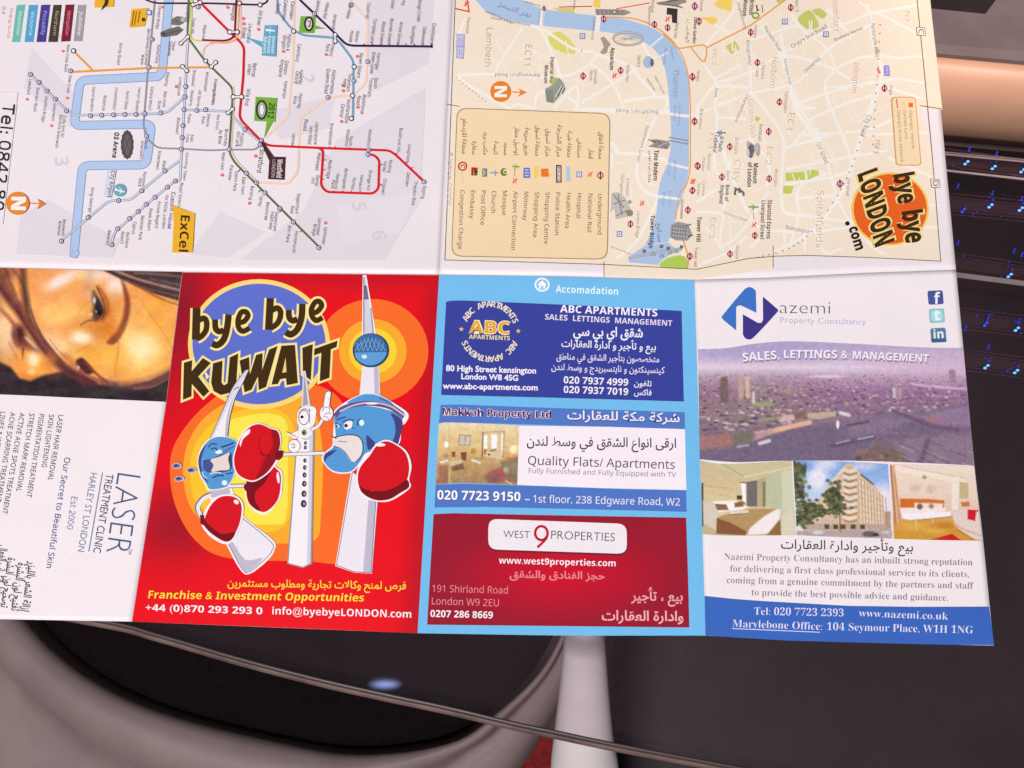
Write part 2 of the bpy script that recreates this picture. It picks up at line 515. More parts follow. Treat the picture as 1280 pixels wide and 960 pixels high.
# glass table
M_GLASS = bpy.data.materials.new('smoked_glass'); M_GLASS.use_nodes = True
nt = M_GLASS.node_tree; nt.nodes.remove(nt.nodes['Principled BSDF'])
tr_ = nt.nodes.new('ShaderNodeBsdfTransparent'); tr_.inputs[0].default_value = (0.94, 0.91, 0.925, 1)
gl = nt.nodes.new('ShaderNodeBsdfGlossy'); gl.inputs['Roughness'].default_value = 0.05; gl.inputs[0].default_value = (0.9, 0.88, 0.92, 1)
lw = nt.nodes.new('ShaderNodeLayerWeight'); lw.inputs[0].default_value = 0.5
pw = nt.nodes.new('ShaderNodeMath'); pw.operation = 'POWER'; pw.inputs[1].default_value = 4.0
fr = nt.nodes.new('ShaderNodeMath'); fr.operation = 'MULTIPLY_ADD'; fr.inputs[1].default_value = 0.7; fr.inputs[2].default_value = 0.035
nt.links.new(lw.outputs['Facing'], pw.inputs[0]); nt.links.new(pw.outputs[0], fr.inputs[0])
mxs = nt.nodes.new('ShaderNodeMixShader')
du = nt.nodes.new('ShaderNodeBsdfDiffuse'); du.inputs[0].default_value = (0.62, 0.40, 0.52, 1)      # dust and lint, tinted purple to add the glass's reflected haze
tcg = nt.nodes.new('ShaderNodeTexCoord'); nd1 = nt.nodes.new('ShaderNodeTexNoise'); nd1.inputs['Scale'].default_value = 1100.0; nd1.inputs['Detail'].default_value = 3
nd2 = nt.nodes.new('ShaderNodeTexNoise'); nd2.inputs['Scale'].default_value = 7.0; nd2.inputs['Detail'].default_value = 5
for n_ in (nd1, nd2): nt.links.new(tcg.outputs['Object'], n_.inputs['Vector'])
mr1 = nt.nodes.new('ShaderNodeMapRange'); mr1.inputs['From Min'].default_value = 0.25; mr1.inputs['From Max'].default_value = 0.80; mr1.inputs['To Min'].default_value = 0.008; mr1.inputs['To Max'].default_value = 0.024
nt.links.new(nd1.outputs['Fac'], mr1.inputs['Value'])
mr2 = nt.nodes.new('ShaderNodeMapRange'); mr2.inputs['From Min'].default_value = 0.35; mr2.inputs['From Max'].default_value = 0.70; mr2.inputs['To Min'].default_value = 0.25; mr2.inputs['To Max'].default_value = 1.0
nt.links.new(nd2.outputs['Fac'], mr2.inputs['Value'])
dm = nt.nodes.new('ShaderNodeMath'); dm.operation = 'MULTIPLY'
nt.links.new(mr1.outputs['Result'], dm.inputs[0]); nt.links.new(mr2.outputs['Result'], dm.inputs[1])
mdu = nt.nodes.new('ShaderNodeMixShader')
nt.links.new(fr.outputs[0], mxs.inputs[0]); nt.links.new(tr_.outputs[0], mxs.inputs[1]); nt.links.new(gl.outputs[0], mxs.inputs[2])
nt.links.new(dm.outputs[0], mdu.inputs[0]); nt.links.new(mxs.outputs[0], mdu.inputs[1]); nt.links.new(du.outputs[0], mdu.inputs[2])
nt.links.new(mdu.outputs[0], nt.nodes['Material Output'].inputs[0])
M_EDGE = mat('polished_glass_edge', (0.135, 0.082, 0.076), 0.5, 0.25, noise=0.35, scale=90)
M_EDGE_DARK = mat('glass_edge_dark_seam', (0.05, 0.034, 0.034), 0.4, 0.3)  # dark brown seam along the top of the glass edge
M_TRIM = mat('brushed_aluminium', (0.42, 0.34, 0.33), 0.45, 0.4, noise=0.15, scale=120, metal=0.2)
M_LEG = mat('white_lacquered_leg', (0.70, 0.63, 0.63), 0.35, 0.5, noise=0.04, scale=30)
table = empty('glass_table', (0, 0, FLOOR_Z), 'dark glass table with a polished edge and round white legs under the open leaflet', 'table')
ZT = -0.0008; TH = 0.006
front = smooth([(-900, 690), (-500, 705), (-200, 728), (110, 777), (200, 799), (300, 828), (400, 854), (480, 872), (560, 889), (640, 908), (690, 918.5), (766, 934.5), (879, 956), (1150, 1006), (1600, 1085), (2200, 1150)], 8)
back = [(2200, 322), (1280, 200), (1184, 191), (600, 140), (-500, 40), (-900, 5)]
fr_w = [at(x, y, ZT) for x, y in front]; bk_w = [at(x, y, ZT) for x, y in back]
outl = fr_w + bk_w; n = len(outl)
top = [tuple(p) for p in outl]; bot = [(p[0], p[1], p[2] - TH) for p in outl]
tri = tessellate_polygon([[Vector(p) for p in top]])
fcs = [tuple(t) for t in tri] + [tuple(n + i for i in t[::-1]) for t in tri]
mesh_obj('glass_top', top + bot, fcs, M_GLASS, table)
def edge_strip(name, line, z0, z1, material, out):
    """Band that follows a run of points, standing out from the slab by `out`."""
    P = np.array(line); d = np.gradient(P[:, :2], axis=0); d /= np.linalg.norm(d, axis=1)[:, None]
    nrm = np.c_[d[:, 1], -d[:, 0]]
    if out < 0: nrm = -nrm; out = -out
    R = []
    for k in range(len(P)):
        a = P[k, :2] - nrm[k] * 0.0004; b = P[k, :2] + nrm[k] * out
        m = (z0 + z1) / 2
        R.append([(a[0], a[1], z0), (b[0] - nrm[k][0] * 0.001, b[1] - nrm[k][1] * 0.001, z0), (b[0], b[1], z0 * 0.7 + z1 * 0.3), (b[0], b[1], z0 * 0.3 + z1 * 0.7),
                  (b[0] - nrm[k][0] * 0.001, b[1] - nrm[k][1] * 0.001, z1), (a[0], a[1], z1)])
    return loft(name, R, material, table, close_ends=(True, True))
edge_strip('glass_edge', fr_w, ZT + 0.0002, ZT - TH, M_EDGE, 0.0013)
edge_strip('edge_seam', [p + np.array([0, 0.0013, 0.0]) for p in fr_w], ZT + 0.00025, ZT - 0.0004, M_EDGE_DARK, 0.0011)
bk = [at(x, y, ZT) for x, y in [(2200, 322), (1800, 268), (1280, 199), (1184, 190), (600, 139)]][::-1]
edge_strip('metal_trim', bk, ZT + 0.0006, ZT - 0.0016, M_TRIM, -0.0004)
def strip(name, x0, y0, x1, y1, wpx, z, h, material, parent):
    a0, a1 = at(x0, y0 - wpx / 2, z), at(x1, y1 - wpx / 2, z); b0, b1 = at(x0, y0 + wpx / 2, z), at(x1, y1 + wpx / 2, z)
    q = [a0, a1, b1, b0]
    return loft(name, [[tuple(p - np.array([0, 0, h])) for p in q], [tuple(p) for p in q]], material, parent, close_ends=(True, True), smooth_=False)
strip('metal_trim', 560, 144, 1900, 292, 2.0, ZT + 0.0006, 0.0004, M_TRIM, table)
M_JOINT = mat('satin_joint_strip', (0.215, 0.165, 0.165), 0.5, 0.4, noise=0.12, scale=90)
strip('joint_strip', 1130, 335, 1900, 433, 6.0, ZT + 0.0005, 0.0004, M_JOINT, table)
def tube(name, path, material, parent, n=32):
    """Round leg along (pixel x, pixel row, height, radius) points."""
    S = smooth([tuple(at(x, y, z)) + (r,) for x, y, z, r in path], 6); R = []
    for cx, cy, cz, r in S:
        R.append([(cx + r * math.cos(2 * math.pi * a / n), cy + r * math.sin(2 * math.pi * a / n), cz) for a in range(n)])
    return loft(name, R, material, parent, close_ends=(True, True))
tube('table_leg', [(724, 690, -0.0102, 0.0088), (728, 730, -0.035, 0.0082), (730.5, 795, -0.075, 0.0087), (730, 860, -0.112, 0.0112), (729.5, 925, -0.150, 0.0146), (731, 965, -0.175, 0.0174),
                   (733, 1050, -0.240, 0.0215), (735, 1150, -0.330, 0.024), (735, 1200, FLOOR_Z + 0.002, 0.027)], M_LEG, table)

# counter beyond the table
M_PEACH = mat('peach_laminate', (0.60, 0.355, 0.245), 0.45, 0.4, noise=0.05, scale=25)
M_GREY = mat('grey_worktop', (0.15, 0.122, 0.13), 0.5, 0.4, noise=0.10, scale=60)
M_DARK = mat('dark_box_plastic', (0.035, 0.026, 0.027), 0.6, 0.3, noise=0.1, scale=60)
M_GAP = mat('gap_shade_plinth', (0.03, 0.018, 0.018), 0.6, 0.3, noise=0.15, scale=40)  # dark colour puts in the shade of the gap below the counter front
counter = empty('counter', (0.35, 0.45, FLOOR_Z), 'low counter with a rounded peach front and grey top beyond the table', 'counter')
def sweep(name, prof, material, parent, xa=200, xb=2000, smooth_=True):
    """Profile given as (pixel row at x = 1230, height), run along the counter's direction."""
    R = []
    for X in (xa, xb):
        R.append([tuple(at(X, y + (X - 1230) * 0.09, z)) for y, z in prof])
    n = len(prof); V = R[0] + R[1]
    Fc = [(i, i + 1, n + i + 1, n + i) for i in range(n - 1)] + [tuple(range(n)), tuple(n + i for i in range(n))[::-1]]
    o = mesh_obj(name, V, Fc, material, parent, smooth_)
    return o
zc = -0.03
sweep('front_panel', [(76, zc - 0.0002), (80, zc), (86, zc - 0.0006), (95, zc - 0.0018), (104, zc - 0.0034), (118, zc - 0.0064), (135, zc - 0.0108), (155, zc - 0.0170), (172, zc - 0.0235), (179, zc - 0.0275), (178, zc - 0.034)], M_PEACH, counter)
sweep('worktop', [(-560, zc + 0.004), (-100, zc + 0.004), (60, zc + 0.004), (72, zc + 0.003), (76, zc + 0.0005), (76, zc - 0.02), (-560, zc - 0.02)], M_GREY, counter, smooth_=False)
sweep('plinth', [(172, zc - 0.032), (186, zc - 0.036), (205, zc - 0.06), (212, FLOOR_Z + 0.002), (120, FLOOR_Z + 0.002)], M_GAP, counter, smooth_=False)
bx0 = [at(x, y, zc + 0.0045) for x, y in [(1060, 0), (1232, 17), (1248, -20), (1255, -130), (1060, -140)]]
bx = loft('storage_box', [[tuple(p) for p in bx0], [tuple(p + np.array([0, 0, 0.012])) for p in bx0]], M_DARK, close_ends=(True, True), smooth_=False)
bx['label'] = 'flat dark box standing on the grey counter top'; bx['category'] = 'box'

# reflections of blue lights, built as added glowing beads under the glass
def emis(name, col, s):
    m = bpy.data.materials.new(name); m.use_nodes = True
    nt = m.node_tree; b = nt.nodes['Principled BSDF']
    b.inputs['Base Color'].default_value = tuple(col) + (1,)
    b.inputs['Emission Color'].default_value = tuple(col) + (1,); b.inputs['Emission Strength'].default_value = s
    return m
E_HI = emis('bright_blue_glint', (0.10, 0.42, 1.0), 1.5)
E_MID = emis('blue_glint', (0.02, 0.08, 1.0), 0.75)
E_LOW = emis('dim_blue_glint', (0.012, 0.022, 0.5), 0.26)
E_SOFT = emis('soft_blue_glint', (0.16, 0.28, 0.75), 0.75)
M_GLINT_BACK = mat('dark_glint_backing', (0.034, 0.014, 0.018), 0.5, 0.3, noise=0.2, scale=80)
def ball(name, c, r, material, parent, sx=1.0, sy=1.0, n=10, k=6):
    R = []
    for i in range(1, k):
        a = math.pi * i / k
        R.append([(c[0] + sx * r * math.sin(a) * math.cos(2 * math.pi * j / n), c[1] + sy * r * math.sin(a) * math.sin(2 * math.pi * j / n), c[2] - r * math.cos(a)) for j in range(n)])
    return loft(name, R, material, parent, close_ends=(True, True))
rows = [('glowing beads for reflected blue bulbs under the glass just below its bright far edge', (1165, 196), (1420, 232), [(1208, 203, 2), (1242, 209, 2), (1278, 213, 2), (1211, 188, 0), (1245, 194, 0)]),
        ('glowing beads for reflected blue bulbs midway between the two bright strips', (1165, 252), (1420, 278), [(1204, 263, 1), (1238, 257, 2), (1276, 261, 2), (1197, 234, 0), (1240, 243, 0), (1277, 250, 0)]),
        ('glowing beads for reflected blue bulbs running along the grey joint strip', (1180, 327), (1420, 362), [(1262, 344, 2), (1277, 320, 0), (1267, 315, 0), (1197, 305, 0)]),
        ('glowing beads for reflected blue bulbs just below the grey joint strip', (1185, 396), (1420, 424), [(1232, 405, 1), (1271, 411, 2), (1235, 397, 0), (1273, 402, 0), (1206, 412, 0)]),
        ('glowing beads for reflected blue bulbs nearest the viewer beside the leaflet', (1200, 449), (1420, 478), [(1233, 458, 2), (1270, 464, 2), (1235, 435, 0)])]
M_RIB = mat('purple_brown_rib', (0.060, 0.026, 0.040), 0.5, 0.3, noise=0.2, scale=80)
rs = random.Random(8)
for lab, a, b, glints in rows:
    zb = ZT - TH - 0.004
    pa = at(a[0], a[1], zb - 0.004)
    glint_root = empty('glint_row', tuple(pa), lab, 'light strip', 'blue reflections in the glass')
    strip('backing', a[0], a[1], b[0], b[1], 13.0, zb - 0.0025, 0.0015, M_GLINT_BACK, glint_root)
    for dy in (-13, -8.5, 8.5, 13): strip('rib', a[0], a[1] + dy, b[0], b[1] + dy, 0.8, zb - 0.002, 0.0006, M_RIB, glint_root)
    for x, y, k in glints:
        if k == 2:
            ball('glint_bead', at(x - 1.7, y + 2.0, zb), 0.00052, E_HI, glint_root, 1.3, 1.0); ball('glint_bead', at(x + 1.9, y - 1.2, zb), 0.00050, E_HI, glint_root, 1.3, 1.0)
            ball('glint_bead', at(x + 3.2, y - 7.0, zb), 0.00046, E_LOW, glint_root, 1.4, 1.0); ball('glint_bead', at(x - 2.0, y - 10.5, zb), 0.00036, E_LOW, glint_root, 1.4, 1.0)
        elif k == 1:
            ball('glint_bead', at(x - 1.3, y + 1.8, zb), 0.00058, E_MID, glint_root); ball('glint_bead', at(x + 1.6, y - 1.6, zb), 0.00052, E_MID, glint_root); ball('glint_bead', at(x + 2.4, y - 5.2, zb), 0.00046, E_LOW, glint_root)
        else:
            ball('glint_bead', at(x, y, zb), 0.0006, E_LOW, glint_root, 0.9, 1.2); ball('glint_bead', at(x + 1.2, y - 3.4, zb), 0.0005, E_LOW, glint_root)
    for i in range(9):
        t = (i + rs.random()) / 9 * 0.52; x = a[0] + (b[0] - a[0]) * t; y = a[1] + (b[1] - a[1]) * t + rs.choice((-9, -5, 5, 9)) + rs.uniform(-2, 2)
        ball('glint_bead', at(x + 22, y + 3, zb), rs.uniform(0.00026, 0.00042), E_LOW, glint_root, 1.3, 1.0)

# mirrored soft blue lamp, added as a dome whose glow fades outwards
M_REFL_GLOW = bpy.data.materials.new('reflection_glow'); M_REFL_GLOW.use_nodes = True
nt = M_REFL_GLOW.node_tree; nt.nodes.remove(nt.nodes['Principled BSDF'])
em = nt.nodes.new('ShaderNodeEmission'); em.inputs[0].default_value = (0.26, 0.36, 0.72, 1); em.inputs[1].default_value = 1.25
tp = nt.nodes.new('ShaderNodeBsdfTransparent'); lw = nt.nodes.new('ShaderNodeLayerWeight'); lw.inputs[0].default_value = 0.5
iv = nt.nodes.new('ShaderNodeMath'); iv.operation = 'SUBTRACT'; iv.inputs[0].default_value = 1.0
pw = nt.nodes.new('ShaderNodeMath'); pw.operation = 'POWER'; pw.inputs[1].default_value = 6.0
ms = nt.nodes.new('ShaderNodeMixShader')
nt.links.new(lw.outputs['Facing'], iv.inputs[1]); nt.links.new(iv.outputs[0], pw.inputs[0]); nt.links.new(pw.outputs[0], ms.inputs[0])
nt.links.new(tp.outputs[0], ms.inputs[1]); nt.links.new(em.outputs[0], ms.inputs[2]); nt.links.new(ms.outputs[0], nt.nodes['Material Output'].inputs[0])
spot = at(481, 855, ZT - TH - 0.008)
sp = empty('blue_reflection_glow', tuple(spot), 'glowing dome for the mirrored soft blue lamp glowing under the glass below the red cover', 'glint')
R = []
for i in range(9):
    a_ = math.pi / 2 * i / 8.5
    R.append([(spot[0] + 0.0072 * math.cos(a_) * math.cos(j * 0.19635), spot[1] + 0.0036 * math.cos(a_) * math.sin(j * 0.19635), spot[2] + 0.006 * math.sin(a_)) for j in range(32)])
loft('reflection_dome', R, M_REFL_GLOW, sp, close_ends=(False, True))

# ------------------------------------------------------------------ the leaflet: paper panels
leaflet = empty('folded_leaflet', (0, 0, 0), 'open printed leaflet of folded panels with maps above and property advertisements below', 'leaflet')
def panel(name, left, right, topc, botc, nx, ny, label=None):
    """Sheet of paper between four edge curves (Coons patch), creased by sheet_height."""
    def ev(c, t):
        c = np.array(c, float); d = np.r_[0, np.cumsum(np.hypot(*np.diff(c, axis=0).T))]
        return np.c_[np.interp(t * d[-1], d, c[:, 0]), np.interp(t * d[-1], d, c[:, 1])]
    s = np.linspace(0, 1, nx); t = np.linspace(0, 1, ny)
    T_, B_, L_, R_ = ev(topc, s), ev(botc, s), ev(left, t), ev(right, t)
    P = np.zeros((ny, nx, 2))
    for j in range(ny):
        for i in range(nx):
            P[j, i] = ((1 - t[j]) * T_[i] + t[j] * B_[i] + (1 - s[i]) * L_[j] + s[i] * R_[j]
                       - (1 - s[i]) * (1 - t[j]) * T_[0] - s[i] * (1 - t[j]) * T_[-1] - (1 - s[i]) * t[j] * B_[0] - s[i] * t[j] * B_[-1])
    P = P.reshape(-1, 2)
    X, Y, Z = unproject(P[:, 0], P[:, 1], sheet_height(P[:, 0], P[:, 1]))
    fc = [(j * nx + i, (j + 1) * nx + i, (j + 1) * nx + i + 1, j * nx + i + 1) for j in range(ny - 1) for i in range(nx - 1)]
    o = mesh_obj(name, np.c_[X, Y, Z], fc, M_PAPER, leaflet, smooth=True)
    md = o.modifiers.new('thickness', 'SOLIDIFY'); md.thickness = 0.00013; md.offset = -1
    if label: o['label'] = label
    return o
FT = [(-98, 333), (0, 334), (228, 339.5)]
F1 = [(228, 339.5), (400, 341.5), (549, 343)]
F2 = [(549, 343), (700, 345), (868, 349.5)]
F3 = [(868, 349.5), (960, 347), (1080, 341), (1195, 337)]
p_tube = panel('tube_map_panel', [(-30, -160), (-55, 0), (-98, 333)], [(575, -160), (566, 0), (549, 343)], [(-30, -160), (575, -160)], FT + F1[1:], 100, 60, 'white panel with a diagram of coloured railway lines')
p_street = panel('street_map_panel', [(575, -160), (566, 0), (549, 343)], [(1148, -160), (1163, 0), (1182, 200), (1195, 337)], [(575, -160), (1148, -160)], F2 + F3[1:], 100, 60, 'beige panel with a street map of a river city')
p_clinic = panel('clinic_panel', [(-98, 333), (-195, 770)], [(228, 339.5), (208, 502), (165, 777)], FT, [(-195, 770), (0, 774), (165, 777)], 50, 70, 'white panel with a face photograph and a clinic advertisement')
p_cover = panel('cover_panel', [(228, 339.5), (208, 502), (165, 777)], [(549, 343), (522, 791.5)], F1, [(165, 777), (347, 784.5), (522, 791.5)], 50, 70, 'red cover with cartoon boxing towers')
p_accom = panel('accommodation_panel', [(549, 343), (522, 791.5)], [(868, 349.5), (882, 794.5)], F2, [(522, 791.5), (705, 794.5), (882, 794.5)], 50, 70, 'light blue panel with three framed advertisements')
p_agent = panel('agency_panel', [(868, 349.5), (882, 794.5)], smooth([(1195, 337), (1204.2, 435), (1217.8, 580), (1229, 676), (1242, 807)], 4), F3, [(882, 794.5), (985, 800.5), (1110, 804), (1242, 807)], 50, 70, 'white panel with a city photograph and an estate agency advertisement')

# ================================================================== PRINT: railway diagram
WHITE = (236, 228, 232); NAVY = (72, 62, 120); DK = (66, 56, 62); TXT = (84, 74, 84)
g = Print('zone_tint', p_tube, 1)
T1 = (224, 216, 222); T2 = (214, 205, 213)
g.view(0, 0, 1)
g.poly([(0, -60), (470, -60), (520, 40), (470, 110), (395, 165), (330, 250), (230, 300), (120, 290), (40, 240), (20, 120)], (234, 226, 231))
g.up().poly([(470, -60), (548, -60), (535, 80), (470, 112), (455, 60)], T1)
g.poly([(420, 175), (532, 110), (526, 250), (480, 325), (300, 325), (380, 262)], T1)
g.poly([(275, 265), (330, 290), (285, 322), (235, 318)], T1)
g.poly([(40, 60), (95, 120), (88, 160), (30, 110)], T1)
g.poly([(60, 250), (150, 300), (140, 322), (20, 318), (25, 270)], T1)
g.up().poly([(420, 255), (520, 240), (500, 290), (430, 305)], (228, 220, 226))
g.poly([(330, 140), (420, 120), (410, 160), (350, 175)], T1)
for s, x, y in [('3', 68, 196), ('5', 440, 252), ('6', 465, 288), ('2', 375, 92), ('4', 395, 190), ('1', 60, 40)]:
    g.run(s, x, y, 86, 17, T2, 'b')
g.build()

g = Print('river_band', p_tube, 6)
riv = rounded([(215, -40), (203, 88), (199, 95.5), (100, 100.5), (92.5, 157), (189.5, 155), (183, 206), (103, 207), (92, 321)], 9, 5)
g.line(riv, 11.4, (120, 142, 182)); g.up().line(riv, 9.8, (176, 199, 232))
g.build()

g = Print('route_lines', p_tube, 9)
def dlr(pts, w=3.0):
    P = rounded_open(pts, 6); g.line(P, w, (138, 158, 182)); g.line(P, w * 0.36, (232, 228, 234), dl=1)
def rounded_open(pts, r):
    out = [pts[0]]
    for i in range(1, len(pts) - 1):
        p0, p, p1 = map(lambda q: np.array(q, float), (pts[i - 1], pts[i], pts[i + 1]))
        d0, d1 = p0 - p, p1 - p
        k = min(r, .48 * np.linalg.norm(d0), .48 * np.linalg.norm(d1))
        a = p + d0 / np.linalg.norm(d0) * k; b = p + d1 / np.linalg.norm(d1) * k
        for j in range(6):
            t = j / 5; out.append(tuple((1 - t) ** 2 * a + 2 * t * (1 - t) * p + t * t * b))
    out.append(pts[-1]); return out
def route(pts, w, col, r=7): g.line(rounded_open(pts, r), w, col)
PALE = (240, 208, 188)
route([(369, -40), (366, 84), (360, 146), (332, 172)], 3.2, PALE); g.up()
route([(433, -5), (460, 25), (458, 104), (441, 119), (410, 122), (375, 148), (372, 215), (360, 230), (320, 228)], 3.0, PALE)
route([(253, 73), (255, 58), (268, 53), (290, 52), (302, 48), (300, -20)], 2.4, (236, 190, 185)); g.up()
route([(92, 64), (116, 88)], 2.4, (232, 158, 66)); route([(88, 90), (186, 85), (263, 84)], 2.6, (232, 158, 66))
route([(195, -30), (193, 6), (185, 86), (179, 158), (183, 172), (196, 185), (228, 186), (262, 188), (286, 187), (320, 187), (328, 178)], 2.2, (150, 146, 152)); g.up()
dlr([(38, 93), (83, 138), (92, 144), (182, 142.5), (202, 142), (211, 139), (231, 121)])
dlr([(244, -30), (240, 2), (234, 62), (231, 120), (227, 186), (225, 226), (218, 228)])
dlr([(230, 137), (250, 138), (282, 139)]); dlr([(226, 200), (206, 214), (177, 238), (163, 250), (136, 251), (76, 301)])
dlr([(219, 226), (193, 247), (143, 290), (139, 306)])
dlr([(286, 140), (306, 162), (326, 178)]); g.up(2)
route([(150, -26), (182, 0), (195, 4), (262, 4), (325, 6), (334, 3), (338, -20)], 2.2, (48, 36, 42))
route([(241, -30), (238, 50), (253, 51)], 2.2, (214, 205, 90))
route([(237, -30), (234, 46), (256, 76), (291, 110), (290, 132), (286, 190), (293, 203), (400, 310)], 2.4, (86, 112, 62)); g.up()
route([(291.5, 108), (292.6, 132), (288.6, 188), (295, 200), (322, 228)], 1.6, (232, 190, 180))
route([(346, -40), (347, 14), (364, 36), (378, 44), (416, 47), (424, 52), (442, 76), (441, 148)], 2.8, (120, 160, 190))
route([(350, -26), (375, 0), (419, 42), (432, 55), (440, 57), (540, 58)], 2.8, (62, 30, 70))
for i in range(9): g.line([(455 + i * 10.5, 57.5), (455 + i * 10.5, 54.5)], 1.2, (62, 30, 70))
g.line([(540, 60), (540, 55)], 1.6, (62, 30, 70)); g.up()
route([(247, 0), (286, 39), (296, 48), (305, 58), (304, 95), (299, 148), (327, 177), (336, 182), (402, 185), (486, 188), (494, 193), (530, 227)], 3.0, (214, 34, 44))
route([(396, 184), (404, 188), (401, 232), (408, 240), (466, 242), (473, 236), (474, 200), (468, 194), (458, 192)], 3.0, (214, 34, 44))
route([(297, -30), (293, 46), (283, 51), (253, 50)], 2.4, (140, 24, 26)); route([(300, -30), (297, 48), (285, 54), (262, 53)], 1.8, (236, 176, 110))
for x, y in [(419, 186), (437, 187), (412, 186), (365, 182)]: g.line([(x, y - 3), (x, y)], 1.3, (214, 34, 44))
for x, y in [(405, 200), (404, 212), (402, 224)]: g.line([(x, y), (x + 3, y)], 1.3, (214, 34, 44))
for k in range(4): g.line([(417 + k * 11, 240.5), (417 + k * 11, 238)], 1.3, (214, 34, 44))
for x, y in [(494, 193), (507, 204), (513, 211), (475, 207), (474, 232)]: g.line([(x, y), (x + 3, y - 2)], 1.3, (214, 34, 44))
for k in range(4): g.line([(300 + k * 26, 212 + k * 25), (297 + k * 26, 215 + k * 25)], 1.3, (86, 112, 62))
g.build()

g = Print('station_markers', p_tube, 18)
def dstation(x, y, r=3.1):
    g.disc(x, y, r, NAVY, n=14); g.disc(x, y, r * 0.66, (228, 224, 234), n=12, dl=1)
    g.poly([(x - r * .1, y - r * .55), (x + r * .5, y), (x - r * .1, y + r * .55)], NAVY, dl=2)
def cstation(x, y, r=3.3):
    g.disc(x, y, r, (40, 30, 36), n=16); g.disc(x, y, r * 0.64, (240, 234, 238), n=12, dl=2)
def barbell(a, b, r=3.4):
    g.line([a, b], 3.6, (40, 30, 36)); cstation(*a, r); cstation(*b, r); g.line([a, b], 1.9, (240, 234, 238), dl=2)
for x, y in [(190, 49), (186, 84), (38, 93), (48.6, 103), (58.6, 113.8), (69, 124), (83, 138.5), (113, 144.6), (127, 144), (142, 143.5), (156, 143), (170, 143), (181, 142), (201, 141), (232, 108), (231, 121), (230, 137), (246, 138), (257, 137), (228.6, 157), (227.5, 172), (226.5, 186.5), (183, 170), (88, 88.6)]: dstation(x, y)
for x, y in [(206, 213.6), (177, 238.3), (148, 250.6), (110, 272), (76.6, 301.5), (219, 226.3), (209, 234), (193.6, 246.6), (182.7, 255.4), (172.6, 264.4), (162, 273), (147, 286), (139.6, 306)]: dstation(x, y)
for x, y in [(326.5, 175.4), (325, 181), (286.5, 186.5), (308, 216.6), (320.6, 228.5), (331, 241), (349.5, 260.6), (366.6, 277.6), (398.5, 309.6), (460.8, 187.5), (460, 193.2), (530, 227.5), (306, 162), (410, 121.6), (442.4, 101), (459.6, 77), (439, 6), (393, 17), (247.6, 8.5)]: dstation(x, y)
for x, y in [(91.7, 63.4), (367, 39), (325, 6), (299, 4), (442.7, 83.5), (440.6, 119.5), (439, 148)]: cstation(x, y)
barbell((287, 40), (296.5, 40)); barbell((234.6, 46), (226, 54), 3.0); barbell((264, 83.5), (269.5, 77.8), 3.0); cstation(257, 76, 3.0)
barbell((228, 83), (233.4, 88.5), 3.0); barbell((291.5, 121), (302, 121)); barbell((290.5, 136.3), (285, 141), 3.0); barbell((418.8, 43.5), (418.8, 51.5), 3.2); barbell((241, 6), (250, 3), 3)
g.build()

g = Print('station_names', p_tube, 22)
def names(v, items, h, col=TXT):
    g.view(*v)
    for s, x0, y0, x1, y1 in items: g.text(s, x0, y0, x1, y1, h, col, off=0.012)
g.up()
names((0, 0, 4.571), [('Lewisham', 165, 452, 152, 540), ('Elverson Road', 208, 500, 190, 635), ('Deptford Bridge', 258, 550, 236, 695), ('Greenwich', 305, 590, 293, 690), ('Cutty Sark for', 362, 660, 346, 785), ('Maritime Greenwich', 340, 655, 314, 845),
  ('New Cross Gate', 382, 255, 366, 410), ('New Cross', 393, 430, 380, 530), ('Surrey Quays', 683, 245, 668, 370), ('Bermondsey', 842, 165, 832, 280), ('Canada', 832, 285, 826, 370), ('Water', 808, 310, 802, 372), ('Rotherhithe', 898, 255, 884, 360), ('Tower', 985, 235, 980, 290), ('Gateway', 965, 235, 958, 320),
  ('Wapping', 952, 410, 940, 490), ('Island Gardens', 528, 495, 514, 635), ('Mudchute', 592, 545, 582, 630), ('Crossharbour', 657, 500, 644, 630), ('South Quay', 722, 520, 710, 625), ('Heron Quays', 788, 500, 774, 635), ('Canary Wharf', 862, 495, 846, 630), ('West India', 936, 520, 928, 610), ('Quay', 904, 575, 900, 625),
  ('Limehouse', 1024, 440, 1012, 545), ('Shadwell', 1103, 400, 1092, 490), ('Westferry', 1090, 515, 1080, 605), ('Poplar', 1076, 650, 1068, 708), ('Blackwall', 1012, 672, 1002, 765), ('East', 1090, 770, 1086, 810), ('India', 1066, 765, 1060, 812), ('All Saints', 1134, 515, 1122, 610), ('Devons', 1186, 650, 1176, 722), ('Road', 1156, 665, 1150, 705), ('Bow Church', 1240, 655, 1230, 740), ('Langdon Park', 1222, 480, 1206, 600),
  ('North', 830, 800, 824, 850), ('Greenwich', 806, 805, 796, 905), ('Canning Town', 1062, 872, 1044, 1030), ('Whitechapel', 1176, 410, 1164, 520), ('Stepney Green', 1226, 450, 1210, 590), ('Aldgate East', 1164, 140, 1152, 230), ('Monument', 1066, 30, 1056, 125), ('Tower Hill', 1100, 100, 1090, 190), ('London Bridge', 905, 35, 890, 165)], 15)
names((0, 160, 4.571), [('West', 930, 185, 926, 235), ('Silvertown', 904, 130, 890, 235), ('Pontoon', 818, 250, 808, 335), ('Dock', 793, 285, 788, 335), ('King George V', 520, 340, 502, 505), ('Woolwich', 358, 520, 350, 615), ('Arsenal', 334, 530, 326, 612), ('Royal Victoria', 1030, 312, 1012, 458), ('for ExCeL London', 945, 382, 924, 575), ('Prince Regent', 900, 420, 884, 572), ('Royal Albert', 854, 460, 840, 586), ('Beckton Park', 806, 500, 790, 640), ('Cyprus', 762, 535, 752, 605), ('Gallions', 722, 595, 712, 685), ('Reach', 692, 592, 686, 662), ('Beckton', 616, 585, 604, 670)], 16)
